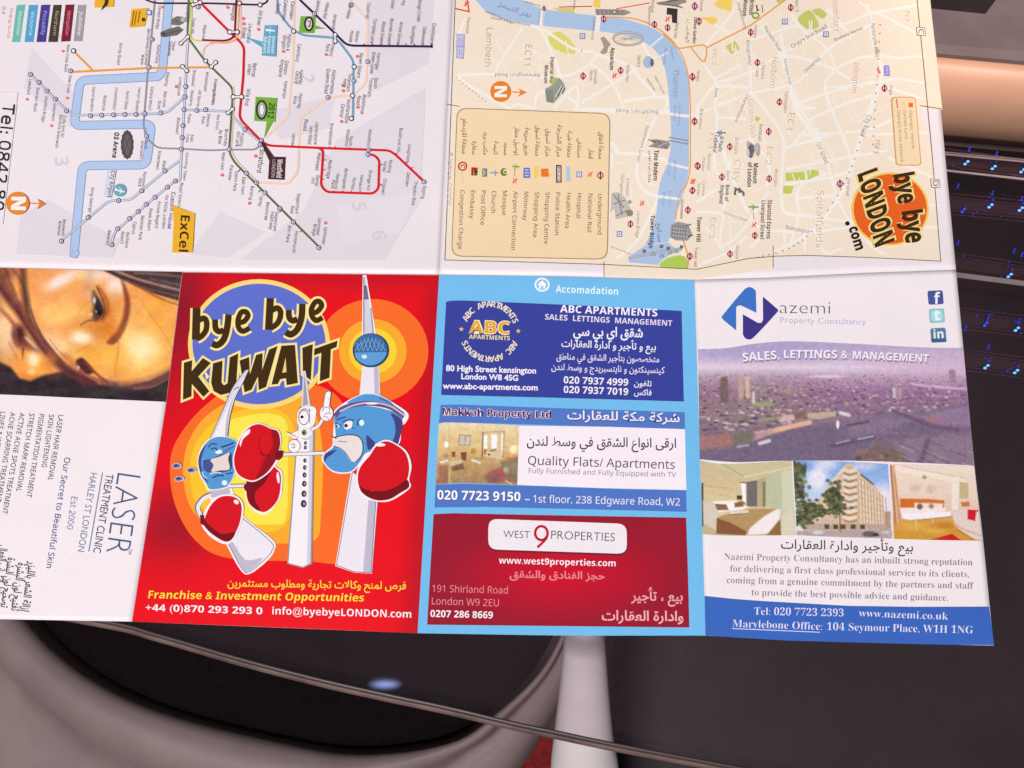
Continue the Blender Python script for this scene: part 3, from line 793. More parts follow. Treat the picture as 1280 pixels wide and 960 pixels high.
names((0, 160, 4.571), [('Custom House', 980, 365, 956, 575)], 20, DK)
names((240, 150, 4), [('West Ham', 150, 160, 142, 250), ('Plaistow', 190, 225, 180, 300), ('Upton Park', 216, 255, 204, 355), ('East Ham', 252, 285, 244, 372), ('Barking', 294, 330, 284, 398), ('Upney', 340, 378, 330, 432), ('Becontree', 372, 410, 360, 500), ('Dagenham', 416, 458, 404, 555), ('Heathway', 394, 458, 384, 548), ('Dagenham', 526, 368, 514, 468), ('East', 496, 430, 490, 468), ('Elm Park', 480, 528, 468, 612), ('Hornchurch', 515, 555, 500, 662), ('Upminster', 632, 488, 620, 578), ('Bridge', 608, 520, 600, 578), ('Upminster', 662, 535, 648, 622), ('Leyton', 503, 68, 496, 118), ('Leytonstone', 618, 12, 608, 122), ('Snaresbrook', 692, 15, 680, 124), ('South', 790, 80, 784, 128), ('Woodford', 774, 45, 764, 130), ('Woodford', 884, 45, 874, 130), ('Buckhurst Hill', 1038, 40, 1024, 158), ('Loughton', 1082, 122, 1070, 208), ('Debden', 1075, 262, 1066, 332), ('Theydon Bois', 1112, 305, 1098, 425), ('Epping', 1156, 330, 1146, 392), ('Wanstead', 628, 162, 616, 250), ('Gants', 622, 275, 614, 328), ('Hill', 598, 288, 594, 316), ('Redbridge', 684, 200, 672, 292), ('Newbury', 722, 268, 712, 345), ('Park', 700, 300, 694, 342), ('Barkingside', 764, 242, 750, 342), ('Fairlop', 804, 288, 796, 346), ('Hainault', 842, 275, 832, 348), ('Grange Hill', 886, 250, 872, 350), ('Roding', 986, 200, 978, 262), ('Valley', 960, 204, 952, 258), ('Chigwell', 958, 293, 946, 370), ('Pudding', 244, 65, 236, 130), ('Mill Lane', 224, 58, 216, 132), ('Bromley', 164, 45, 158, 130), ('by Bow', 136, 50, 130, 120)], 15)
names((240, 150, 4), [('Stratford', 340, 145, 324, 262)], 21, DK)
names((200, 0, 3.556), [('Cockfosters', 1212, 102, 1200, 194), ('Oakwood', 1170, 118, 1160, 194), ('Southgate', 1122, 115, 1112, 194), ('Arnos Grove', 1066, 96, 1052, 194), ('Bounds Green', 1024, 82, 1010, 194), ('Wood Green', 988, 94, 976, 194), ('Turnpike Lane', 950, 82, 934, 192), ('Manor', 872, 138, 864, 188), ('House', 846, 136, 840, 186), ('Finsbury', 762, 192, 752, 250), ('Park', 740, 194, 734, 228), ('Holloway Road', 738, 10, 724, 80), ('Arsenal', 772, 62, 762, 130), ('Caledonian Road', 698, 0, 690, 50), ('Old Street', 440, 45, 430, 112), ('Moorgate', 322, 20, 314, 90), ('Liverpool', 394, 105, 384, 190), ('Street', 370, 120, 362, 170), ('Bethnal', 414, 280, 406, 340), ('Green', 392, 285, 386, 330), ('Mile End', 386, 395, 376, 468), ('Hackney', 622, 310, 614, 375), ('Central', 604, 315, 596, 372), ('Homerton', 552, 360, 542, 436), ('Hackney', 618, 415, 610, 482), ('Wick', 594, 425, 590, 462), ('Canonbury', 612, 195, 602, 275), ('Dalston', 556, 270, 548, 330), ('Kingsland', 536, 265, 526, 340), ('Highbury &', 570, 150, 560, 225), ('Islington', 548, 155, 540, 215), ('Seven Sisters', 888, 235, 874, 345), ('Tottenham', 838, 325, 828, 405), ('Hale', 816, 350, 812, 386), ('Blackhorse', 902, 420, 890, 505), ('Road', 878, 425, 872, 465), ('Walthamstow', 832, 440, 820, 548), ('Central', 806, 462, 798, 520), ('Walthamstow', 766, 310, 754, 418), ('Queens Road', 742, 305, 730, 415), ('Leyton Midland', 666, 560, 656, 640), ('Road', 642, 530, 636, 580), ('South', 954, 345, 948, 392), ('Tottenham', 932, 345, 922, 430), ('Harringay', 966, 235, 956, 310), ('Green Lanes', 944, 230, 932, 326), ('Upper Holloway', 842, 10, 826, 82), ('Crouch Hill', 922, 10, 912, 80), ('Camden', 584, 5, 574, 85), ('Caledonian', 552, 0, 542, 90), ('Kings Cross', 1148, 0, 1142, 95), ('Hornsey', 1078, 0, 1072, 22), ('Stroud Green', 1030, 0, 1024, 36), ('Stansted', 520, 15, 512, 60)], 15)
g.view(0, 0, 4.571)
for x, y in [(358, 292), (382, 560), (153, 567), (293, 718), (1006, 497), (925, 40)]: g.disc(x, y, 9, (232, 140, 130), n=6)
g.view(240, 150, 4)
for x, y in [(150, 275), (287, 416), (667, 515), (318, 180)]: g.disc(x, y, 9, (226, 120, 115), n=6)
g.view(200, 0, 3.556)
for x, y in [(300, 32), (437, 130), (370, 82), (372, 105), (548, 228), (738, 242), (812, 380), (814, 403), (878, 476), (876, 250), (806, 540), (72, 384)]: g.disc(x, y, 8, (228, 128, 120), n=6)
g.build()

g = Print('line_key', p_tube, 4); g.view(0, 0, 4.571)
bars = [([(95, 30), (145, 25), (115, 240), (68, 240)], (112, 186, 172), 'Waterloo'), ([(165, 28), (218, 28), (192, 240), (140, 240)], (88, 162, 206), 'Victoria'), ([(235, 28), (288, 26), (262, 240), (208, 240)], (74, 64, 142), 'Piccadilly'), ([(305, 28), (353, 27), (330, 240), (275, 240)], (72, 62, 48), 'Northern'), ([(374, 27), (425, 25), (402, 235), (348, 238)], (128, 34, 56), 'Metropolitan'), ([(445, 28), (493, 27), (470, 235), (420, 235)], (160, 156, 160), 'Jubilee')]
for q, c, s in bars:
    g.poly(q, c)
    x = (q[0][0] + q[1][0]) / 2 - 10
    g.up(); g.text(s, x - 3, 62, x - 17, 200, 20, tuple(min(255, v + 105) for v in c), off=0.01)
g.text('Overground', 58, 45, 40, 215, 16, (232, 150, 100)); g.text('DLR', 14, 35, 10, 80, 16, (170, 165, 175))
g.text('Circle', -30, 35, -42, 110, 16, (170, 165, 175))
g.build()

g = Print('shopping_sign', p_tube, 20)
g.view(0, 0, 4.571)
YEL = (236, 178, 48)
g.poly([(540, -30), (655, -40), (650, 38), (540, 42)], YEL); g.poly([(752, 52), (850, 44), (826, 150), (738, 157)], YEL)
g.up(); g.poly([(575, 60), (600, 10), (590, -20), (630, -25), (615, 30), (588, 48)], (70, 50, 30))
for x, a, b in [(800, 60, 130), (780, 65, 145), (765, 62, 150)]: g.line([(x, a), (x - 12, b)], 7, (150, 105, 30))
g.disc(820, 112, 12, (80, 60, 25), n=8)
g.rrect([(838, 55), (868, 58), (864, 88), (834, 84)], 4, (98, 130, 190)); g.up().rrect([(843, 62), (862, 64), (859, 81), (840, 79)], 2, (225, 228, 240))
g.cut('station_sign')
g.poly([(985, 105), (1010, 92), (1045, 95), (1050, 130), (1020, 145), (975, 140)], (124, 119, 116))
g.poly([(915, 185), (960, 165), (1020, 150), (1048, 170), (1010, 200), (940, 212), (918, 208)], (112, 108, 104)); g.up()
g.line([(925, 200), (1030, 172)], 6, (84, 80, 78)); g.disc(1045, 112, 14, (188, 182, 182), n=10); g.line([(990, 115), (1030, 130)], 5, (90, 86, 84)); g.disc(935, 195, 12, (80, 76, 74), n=8)
g.cut('landmark_picture')
jag = [(725 + (34 + (3 if i % 2 else -1)) * math.cos(i * math.pi / 14), 826 + (80 + (5 if i % 2 else -2)) * math.sin(i * math.pi / 14)) for i in range(28)]
g.poly(jag, (86, 80, 82)); g.up(); g.disc(727, 826, 20, (106, 100, 102), 58, 20); g.line([(706, 770), (748, 880)], 3, (70, 64, 66)); g.line([(745, 770), (706, 880)], 3, (70, 64, 66))
g.text('O2 Arena', 654, 755, 640, 900, 24, (70, 60, 64), 'b')
g.cut('arena_picture')
g.view(0, 160, 4.571)
g.disc(685, 355, 37, (110, 165, 182), n=24)
g.poly([(592, 395), (612, 238), (664, 240), (636, 400)], (206, 214, 232)); g.up()
g.poly([(612, 382), (630, 246), (656, 248), (628, 390)], (236, 228, 236)); g.up()
g.text('City Airport', 636, 244, 612, 396, 24, (86, 84, 104), 'b')
for q in ([(655, 345), (712, 362), (710, 370), (655, 356)], [(675, 330), (700, 358), (680, 384), (690, 356)], [(660, 338), (668, 350), (660, 362), (654, 352)]): g.poly(q, (226, 234, 238))
g.cut('airport_sign')
g.disc(100, 430, 66, (230, 134, 52), n=32); g.up(); g.text('N', 68, 392, 66, 468, 76, (250, 240, 236), 'b', off=0.03)
g.line([(170, 430), (240, 433)], 7, (222, 132, 70)); g.poly([(214, 404), (262, 433), (210, 464), (226, 433)], (228, 126, 56))
g.cut('compass_emblem')
g.poly([(1000, 490), (1114, 488), (1100, 712), (983, 712), (992, 540), (985, 440), (1020, 490)], YEL)
g.up(); g.text('ExCel', 1034, 498, 1022, 706, 50, (62, 44, 24), 'b')
g.cut('exhibition_sign')
g.view(200, 0, 3.556)
GRN = (122, 176, 62)
g.poly([(625, 72), (690, 72), (688, 112), (736, 126), (687, 128), (684, 146), (617, 144)], GRN)
g.poly([(425, 430), (520, 435), (512, 540), (500, 541), (462, 614), (474, 540), (418, 537)], GRN); g.up()
g.disc(662, 106, 22, (58, 52, 50), 34, 24); g.ring(452, 488, 22, 9, (64, 58, 56), 40); g.up()
g.disc(662, 106, 13, (226, 222, 224), 24, 20); g.ring(452, 488, 14, 6, (176, 172, 176), 30); g.up(); g.line([(655, 92), (668, 96), (666, 118), (656, 116)], 5, (58, 52, 50)); g.disc(452, 488, 9, (238, 234, 236), 22)
g.text('2012', 486, 456, 478, 524, 26, (52, 62, 30), 'b')
g.cut('stadium_signs')
BLU = (104, 168, 198)
g.poly([(465, 112), (522, 111), (515, 251), (452, 246), (454, 212), (376, 162), (458, 186)], BLU); g.up()
for i, s in enumerate(['Stansted', 'Express', 'Airport']): g.text(s, 500 - i * 18, 160, 494 - i * 18, 236, 13, (222, 236, 244), 'b')
g.poly([(470, 128), (510, 134), (512, 140), (470, 138)], (232, 240, 246)); g.poly([(486, 114), (494, 134), (486, 156), (490, 134)], (232, 240, 246))
g.cut('airport_train_sign')
g.view(240, 150, 4)
BRN = (74, 44, 46)
g.poly([(388, 183), (467, 184), (460, 299), (380, 295), (386, 204), (343, 112), (352, 106), (408, 182)], BRN); g.up()
g.text('Westfield', 428, 196, 422, 288, 26, (232, 222, 222), 'b'); g.text('LONDON', 402, 198, 396, 286, 17, (206, 190, 188))
g.build()

g = Print('telephone_number', p_tube, 20); g.view(0, 0, 1)
g.text('Tel: 0842', 3.5, 129, -7, 228, 14.5, (46, 38, 44)); g.text('80', -8, 236, -11, 262, 14.5, (46, 38, 44))
g.line([(-30, 115), (22, 115), (3, 280), (-50, 282)], 0.8, (222, 213, 219))
g.build()

# ================================================================== PRINT: street map
BEI = (244, 225, 204); BEI2 = (241, 214, 174)
g = Print('map_ground', p_street, 1); g.view(0, 0, 1)
edge = [(571, -120), (569, 0), (562, 180), (556, 325), (655, 327.5), (755, 330.5), (755.3, 345.5), (868, 349), (925, 342), (966, 335), (966, 320.5), (1009, 319.3), (1090, 322), (1176, 326.5), (1170, 250), (1165, 190), (1151, 134), (1178, 137), (1162.5, 0), (1148, -120)]
g.poly(edge, BEI)
g.build()
PK = (206, 206, 122)
def park(v, pts, col, soft=True):
    k = Print('park_area', p_street, 3); k.view(*v)
    (k.smooth if soft else k.poly)(pts, col); k.build()
V5, V7, V8, V6 = (555, 0, 4), (840, 0, 3.556), (840, 160, 3.556), (555, 130, 4)
park(V5, [(520, 190), (560, 160), (600, 170), (660, 240), (640, 270), (560, 250)], (222, 214, 116)); park(V5, [(540, 40), (590, 62), (655, 66), (650, 40)], PK, False); park(V5, [(750, -20), (785, -20), (780, 42), (745, 32)], (238, 206, 100), False)
park(V7, [(560, 80), (610, 45), (645, 90), (650, 120), (610, 130), (575, 110)], (196, 200, 110)); park(V7, [(625, 45), (660, 38), (688, 65), (670, 82), (640, 66)], (196, 200, 110)); park(V7, [(238, 207), (280, 180), (302, 215), (264, 242)], (204, 202, 108), False); park(V7, [(375, 515), (395, 525), (380, 542), (366, 530)], (204, 202, 108), False); park(V7, [(455, -20), (500, -20), (500, 5), (470, 15)], (196, 200, 110), False)
park(V7, [(190, 10), (230, -6), (265, 0), (260, 50), (235, 42), (205, 35)], (246, 210, 100)); park(V7, [(120, 80), (190, 75), (200, 95), (175, 110), (150, 90)], (246, 206, 110))
for q in ([(505, 200), (588, 194), (592, 230), (505, 236)], [(600, 190), (650, 180), (653, 220), (606, 232)], [(495, 255), (540, 258), (530, 294), (494, 291)]): park(V8, q, (192, 205, 96), False)
park(V6, [(1080, 812), (1120, 770), (1200, 760), (1216, 822)], (176, 206, 92))

g = Print('roads', p_street, 5)
RD = (250, 238, 230)
def roads(v, items, w):
    g.view(*v)
    for p in items: g.curve(p, w, RD, 4)
roads((555, 0, 4), [[(395, 135), (300, 280), (265, 340), (255, 372)], [(400, 375), (110, 372), (85, 400), (330, 545)], [(430, 125), (490, 160), (560, 310), (590, 380), (700, 340), (760, 270), (640, 240), (490, 140)], [(260, 372), (500, 386), (590, 380)], [(590, 380), (540, 440), (470, 470), (450, 545)], [(760, 270), (930, 330), (970, 380), (1060, 480)], [(700, 340), (750, 330), (845, 420), (900, 540)], [(550, 545), (660, 430), (670, 540)], [(620, 480), (672, 530)], [(690, 510), (845, 420), (970, 340)], [(900, 505), (1110, 485), (1100, 560)], [(110, 90), (60, 200)], [(60, 390), (110, 372)], [(985, 200), (1040, 290), (1100, 270)], [(330, 545), (370, 520), (450, 545)]], 13)
roads((555, 0, 4), [[(690, 545), (860, 552), (1130, 562), (1300, 590)]], 19)
roads((555, 130, 4), [[(650, 25), (690, 30)], [(1060, 60), (1010, 180), (970, 290), (965, 360), (1000, 430), (1070, 460), (1180, 475)], [(820, 190), (860, 215), (870, 245), (1000, 250), (1125, 285)], [(840, 245), (838, 320)], [(1070, 460), (1040, 540), (960, 690), (860, 775)], [(1190, 690), (1195, 760)]], 14)
roads((840, 0, 3.556), [[(135, 275), (200, 380), (190, 470), (200, 520), (195, 680)], [(200, 380), (330, 390), (360, 420), (480, 580), (500, 680)], [(195, 370), (110, 500), (330, 420), (545, 370), (620, 290), (720, 200), (900, 100)], [(480, 240), (350, 320), (190, 370)], [(345, 190), (350, 390)], [(400, 120), (480, 240), (540, 420), (640, 600), (660, 680)], [(480, 240), (620, 270), (720, 310), (850, 390)], [(480, 240), (640, 160), (870, 60), (830, 10)], [(530, 60), (580, 130), (690, 220), (720, 310), (680, 400), (780, 660)], [(680, 390), (900, 370), (1000, 350), (1120, 370)], [(540, 470), (700, 410), (900, 360)], [(560, 600), (850, 580), (980, 530)], [(870, 50), (920, 240), (1120, 250)], [(690, 40), (780, 140)], [(920, 240), (930, 340), (880, 470), (820, 680)], [(930, 380), (1120, 440)], [(500, 660), (700, 600)], [(300, 290), (190, 350)], [(200, 520), (330, 530)], [(640, 480), (560, 480)], [(150, 200), (260, 70), (300, 0)], [(190, 110), (260, 150)], [(590, 545), (720, 480), (900, 420)], [(720, 310), (820, 260), (900, 250)], [(880, 60), (1100, 20)], [(900, 50), (1090, 150)], [(340, 180), (560, 110)]], 11)
rm = random.Random(21)
def lanes(v, box, n, ang):
    g.view(*v)
    for _ in range(n):
        x, y = rm.uniform(box[0], box[2]), rm.uniform(box[1], box[3]); a = math.radians(rm.choice(ang) + rm.uniform(-12, 12)); L = rm.uniform(50, 130)
        g.line([(x, y), (x + L * .5 * math.cos(a) + rm.uniform(-6, 6), y + L * .5 * math.sin(a)), (x + L * math.cos(a), y + L * math.sin(a))], rm.uniform(4, 6.5), (247, 233, 221))
lanes((840, 0, 3.556), (190, 60, 960, 560), 64, (-22, 62, 80, -28)); lanes((840, 160, 3.556), (130, 20, 740, 430), 46, (5, 85, -20, 60)); lanes((555, 0, 4), (120, 160, 900, 400), 26, (25, 80, -30)); lanes((555, 130, 4), (840, 60, 1000, 420), 8, (10, 80))
roads((840, 0, 3.556), [[(480, 150), (520, 330), (545, 470), (640, 620), (660, 680)], [(870, 20), (900, 180), (930, 340), (860, 560), (820, 680)]], 15)
roads((840, 160, 3.556), [[(195, 10), (190, 180), (240, 250), (210, 520)], [(260, 130), (250, 240)], [(500, 60), (490, 350), (600, 390), (820, 420)], [(510, 180), (780, 130), (960, 100)], [(500, 250), (700, 220), (790, 190)], [(640, 0), (700, 190), (735, 310), (790, 420)], [(490, 370), (560, 400), (520, 530)], [(430, 280), (300, 470), (210, 530)], [(600, 0), (540, 70)], [(740, 300), (560, 310)], [(110, 370), (300, 390), (420, 450), (620, 460), (780, 440)], [(500, 450), (500, 545)], [(590, 460), (590, 550)], [(640, 460), (680, 555), (760, 530)], [(760, 20), (800, 160)], [(960, 130), (1180, 230)], [(110, 330), (200, 270)], [(860, 500), (940, 560)], [(350, 530), (440, 450)], [(120, 610), (250, 550), (330, 480)], [(780, 440), (1190, 440)], [(1140, 340), (1190, 345)], [(340, 40), (430, 150), (420, 260)], [(150, 440), (230, 540)], [(690, 200), (560, 270), (570, 390)], [(860, 30), (1140, 20)]], 11)
roads((840, 160, 3.556), [[(200, 10), (260, 200), (340, 380)], [(840, 20), (790, 200), (740, 310), (620, 460), (450, 552)]], 14)
g.build()

g = Print('river', p_street, 8)
g.view(555, 0, 4)
RV = (172, 196, 226)
nb = [(330, -40), (420, 15), (500, 45), (640, 65), (760, 78), (900, 95), (1040, 140), (1130, 200), (1190, 290), (1222, 400), (1226, 520), (1225, 720), (1222, 860), (1190, 990), (1165, 1060), (1150, 1130), (1120, 1210)]
sb = [(120, -40), (170, 15), (230, 70), (350, 105), (480, 127), (700, 150), (840, 165), (980, 200), (1070, 270), (1110, 370), (1130, 560), (1135, 720), (1115, 820), (1078, 920), (1062, 1060), (1035, 1160), (1005, 1225)]
N_, S_ = smooth(nb, 4), smooth(sb, 4)
g.poly(N_ + S_[::-1], RV)
g.poly([(1005, 1228), (1120, 1212), (1165, 1250), (1090, 1300), (1070, 1325), (925, 1312), (920, 1285)], RV); g.up()
for a, b, wd in [((495, 50), (484, 132), 20), ((772, 78), (764, 160), 26)]: g.line([a, b], wd, (240, 232, 228)); g.line([(a[0] - 14, a[1] + 6), (b[0] - 14, b[1] - 6)], 4, (150, 160, 178))
for a, b in [((1050, 300), (1120, 262)), ((1095, 180), (1030, 235))]: g.line([a, b], 9, (238, 228, 224))
g.view(555, 130, 4)
g.line([(1130, 50), (1225, 62)], 15, (242, 232, 226)); g.line([(1112, 296), (1222, 322)], 13, (240, 230, 226)); g.line([(1066, 462), (1180, 475)], 14, (244, 234, 228))
for k in range(2): g.line([(1124, 166 + k * 16), (1222, 184 + k * 16)], 7, (146, 150, 160))
g.build()

g = Print('main_roads', p_street, 11)
OR = (228, 160, 88)
g.view(555, 0, 4)
g.curve([(800, 84), (960, 95), (1080, 150), (1170, 240), (1215, 350), (1231, 500), (1232, 700), (1230, 850), (1205, 940), (1180, 960), (1162, 1060), (1156, 1100)], 6, OR)
g.line([(575, 35), (740, 31)], 5, (214, 64, 52)); g.line([(860, 44), (1030, 14)], 5, (226, 100, 70)); g.line([(55, 42), (125, 58), (110, -30)], 7, (220, 74, 54))
g.view(840, 0, 3.556)
g.curve([(-40, 150), (0, 188), (28, 214), (130, 200), (153, 214), (150, 255), (135, 272), (80, 205)], 6, OR); g.line([(156, 211), (350, 112), (530, -20)], 6, OR)
g.view(840, 160, 3.556); g.curve([(45, 490), (70, 560), (72, 600), (66, 625)], 6, (226, 160, 90))
for i in range(26):
    t = i / 25; p = smooth([(850, 10), (800, 170), (735, 300), (620, 460), (520, 535), (385, 575)], 10); q = p[int(t * (len(p) - 1))]; g.disc(q[0], q[1], 4.5, (196, 150, 120), n=6)
g.view(840, 0, 3.556)
for i in range(15): g.disc(892 - 2 * i + (34 if i < 8 else 30), 110 + i * 38, 4.5, (206, 150, 130), n=6)
g.view(555, 0, 4)
for i in range(10): g.disc(62 + i * 16, 390 + i * 13, 4, (214, 160, 130), n=6)
g.view(555, 130, 4)
for i in range(8): g.disc(838 + i * 13, 715 + i * 5, 5, (206, 176, 130), n=6)
g.build()

g = Print('map_frame', p_street, 12); g.view(0, 0, 1)
FRC = (112, 90, 70)
g.line([(571, -120), (569, 0), (562, 180), (556, 325), (655, 327.5), (755, 330.5), (871, 336.6), (936, 323), (970, 320.2), (1009, 319.3), (1090, 322), (1176, 326.5), (1170, 250), (1165, 190), (1156, 95), (1146.5, 0), (1135, -120)], 0.9, FRC)
for a, b in [((558, 130), (574, 133)), ((755, 327), (755, 346)), ((966.5, 307), (966.5, 335)), ((1150, 132), (1177, 136))]: g.line([a, b], 0.9, FRC)
for s, q in (('C', [(1145, 33.5), (1156.5, 34), (1157.5, 45), (1146, 44.5)]), ('D', [(1163, 223), (1174.5, 224), (1175.5, 235), (1164, 234.5)])):
    g.up().rrect(q, 2, (120, 108, 100)); g.up().rrect([(x + (0.8 if x < 1151 or 1160 < x < 1168 else -0.8), y + (0.8 if k < 2 else -0.8)) for k, (x, y) in enumerate(q)], 1.6, (238, 226, 214)); g.up()
    g.text(s, q[3][0] + 2.5, q[0][1] + 2.6, q[3][0] + 2.4, q[2][1] - 2.4, 6.2, (80, 70, 68), off=0.01)
g.build()

g = Print('map_lettering', p_street, 16)
GT = (148, 136, 134); ST_ = (112, 98, 94); BT = (150, 160, 176)
g.view(555, 0, 4)
for s, a, h, c, st in [('Lambeth', (214, 138, 202, 332), 30, (196, 178, 164), 'r'), ('EC11', (408, 222, 400, 325), 30, (196, 178, 164), 'r'), ('Kennington Road', (478, 370, 256, 366), 17, GT, 'r'), ('Blackfriars Road', (1072, 552, 860, 545), 18, GT, 'r'), ('Thames', (1146, 345, 1146, 488), 27, BT, 'r'),
        ('Imperial War', (534, 283, 528, 420), 18, ST_, 'b'), ('Museum', (504, 326, 500, 415), 18, ST_, 'b'), ('Aquarium', (834, 236, 828, 348), 20, (76, 64, 62), 'b'), ('IMAX', (966, 276, 964, 336), 17, GT, 'r'), ('Lambeth', (752, 345, 748, 420), 15, GT, 'r'), ('North', (730, 352, 726, 405), 15, GT, 'r'), ('Waterloo', (914, 322, 908, 410), 15, GT, 'r'), ('Waterloo Bridge', (1104, 235, 1094, 325), 13, BT, 'r'), ('Southwark', (1172, 520, 1168, 630), 14, BT, 'r'), ('Bridge', (1150, 530, 1146, 605), 14, BT, 'r'), ('Westminster Bridge', (744, 84, 736, 200), 12, BT, 'r'), ('Vauxhall', (118, 85, 108, 165), 14, GT, 'r'), ('Lambeth Palace Road', (205, 60, 340, 120), 12, GT, 'r'), ('Albert Embankment', (230, 92, 430, 130), 10, GT, 'r'), ('Westminster', (1022, 30, 1018, 130), 14, GT, 'r'), ('Whitehall', (1040, -10, 1034, 60), 14, GT, 'r'), ('Charing Cross', (1160, 110, 1150, 190), 14, ST_, 'r'), ('Embankment', (1130, 235, 1140, 300), 12, BT, 'r'), ('Stamford Street', (1010, 395, 1050, 455), 12, GT, 'r'), ('Upper Ground', (1050, 380, 1095, 470), 12, GT, 'r'), ('Millbank', (400, 12, 480, 34), 10, GT, 'r'), ('Victoria Street', (650, -30, 645, 45), 12, GT, 'r'), ('Lancaster', (495, 55, 490, 115), 9, BT, 'r')]:
    g.text(s, *a, h, c, st, off=0.008)
g.text('نهر التيمز', 268, 28, 432, 88, 26, (130, 148, 178), ar=True)
g.view(555, 130, 4)
for s, a, h, c, st in [('Tate Modern', (1052, 230, 1046, 382), 22, (70, 58, 58), 'b'), ('Tower Bridge', (1034, 556, 1026, 722), 20, (76, 68, 72), 'b'), ('London', (914, 373, 908, 460), 16, GT, 'r'), ('Dungeon', (886, 352, 878, 455), 16, GT, 'r'), ('London Bridge', (966, 535, 958, 668), 15, GT, 'r'), ('Southwark', (1150, 280, 1146, 385), 14, BT, 'r'), ('Bridge', (1122, 295, 1118, 360), 14, BT, 'r'), ('London', (1126, 435, 1122, 510), 14, BT, 'r'), ('Bridge', (1094, 440, 1090, 505), 14, BT, 'r'), ('Southwark Street', (1012, 105, 962, 290), 15, GT, 'r'), ('Millennium', (1205, 30, 1205, 130), 0.01, BT, 'r'), ('Monument', (1186, 478, 1180, 575), 14, GT, 'r'), ('Tower Hill', (1255, 715, 1248, 815), 15, ST_, 'r')]:
    if h > 1: g.text(s, *a, h, c, st, off=0.008)
g.text('متحف تيت مودرن', 1026, 235, 1022, 392, 18, (100, 86, 84), ar=True); g.text('جسر البرج', 1066, 598, 1072, 692, 20, (76, 72, 84), ar=True)
g.view(840, 0, 3.556)
for s, a, h, c, st in [('Covent Garden', (98, 75, 92, 192), 14, ST_, 'b'), ('Holborn', (368, 110, 362, 168), 13, GT, 'r'), ('Chancery', (402, 278, 396, 352), 13, GT, 'r'), ('Lane', (376, 305, 372, 340), 13, GT, 'r'), ('Temple', (112, 310, 108, 362), 13, GT, 'r'), ('Fleet', (192, 392, 188, 432), 13, GT, 'r'), ('Blackfriars', (126, 485, 118, 572), 13, GT, 'r'), ('Farringdon', (502, 408, 496, 500), 15, GT, 'r'), ('Barbican', (390, 552, 384, 625), 13, ST_, 'r'), ('EC1', (520, 500, 510, 575), 26, (200, 182, 168), 'r'), ('Holborn', (446, 252, 434, 392), 24, (206, 188, 174), 'r'), ('Islington', (812, 278, 800, 412), 22, (204, 186, 172), 'r'), ('Bloomsbury', (712, -20, 722, 140), 26, (208, 190, 178), 'r'), ("St Paul's", (214, 605, 206, 672), 16, ST_, 'b'), ('Cathedral', (190, 600, 182, 676), 16, ST_, 'b'), ('City Road', (868, 510, 836, 602), 22, GT, 'r'), ('Angel', (970, 378, 966, 420), 13, GT, 'r'), ('Clerkenwell Road', (594, 325, 660, 262), 15, GT, 'r'), ('Pentonville Road', (884, 105, 906, 252), 16, GT, 'r'), ('Rosebery Avenue', (724, 184, 850, 130), 14, GT, 'r'), ('Theobalds Road', (405, 120, 475, 228), 14, GT, 'r'), ("Gray's Inn Road", (535, 215, 690, 122), 17, GT, 'r'), ('Kingsway', (330, 180, 342, 290), 15, GT, 'r'), ('Farringdon Road', (496, 265, 520, 375), 14, GT, 'r'), ('Shaftesbury', (286, 10, 322, 130), 13, GT, 'r'), ('British', (348, -4, 342, 64), 18, ST_, 'b'), ('Museum', (320, -4, 314, 70), 18, ST_, 'b'), ('Leicester', (128, 0, 122, 50), 13, GT, 'r'), ('Charterhouse', (330, 418, 278, 540), 14, GT, 'r'), ('WC1', (546, -10, 548, 50), 14, GT, 'r'), ('EC4', (170, 590, 160, 660), 22, (208, 190, 176), 'r'), ('WC2', (182, 215, 176, 288), 18, (208, 190, 176), 'r'), ('London Wall', (340, 440, 350, 610), 20, (206, 190, 178), 'r'), ('N7', (1040, 50, 1036, 95), 18, (208, 190, 176), 'r'), ('N1', (905, 635, 895, 676), 24, (206, 188, 174), 'r')]:
    g.text(s, *a, h, c, st, off=0.008)
g.text('كوفنت', 66, 85, 62, 192, 16, GT, ar=True)
g.view(840, 160, 3.556)
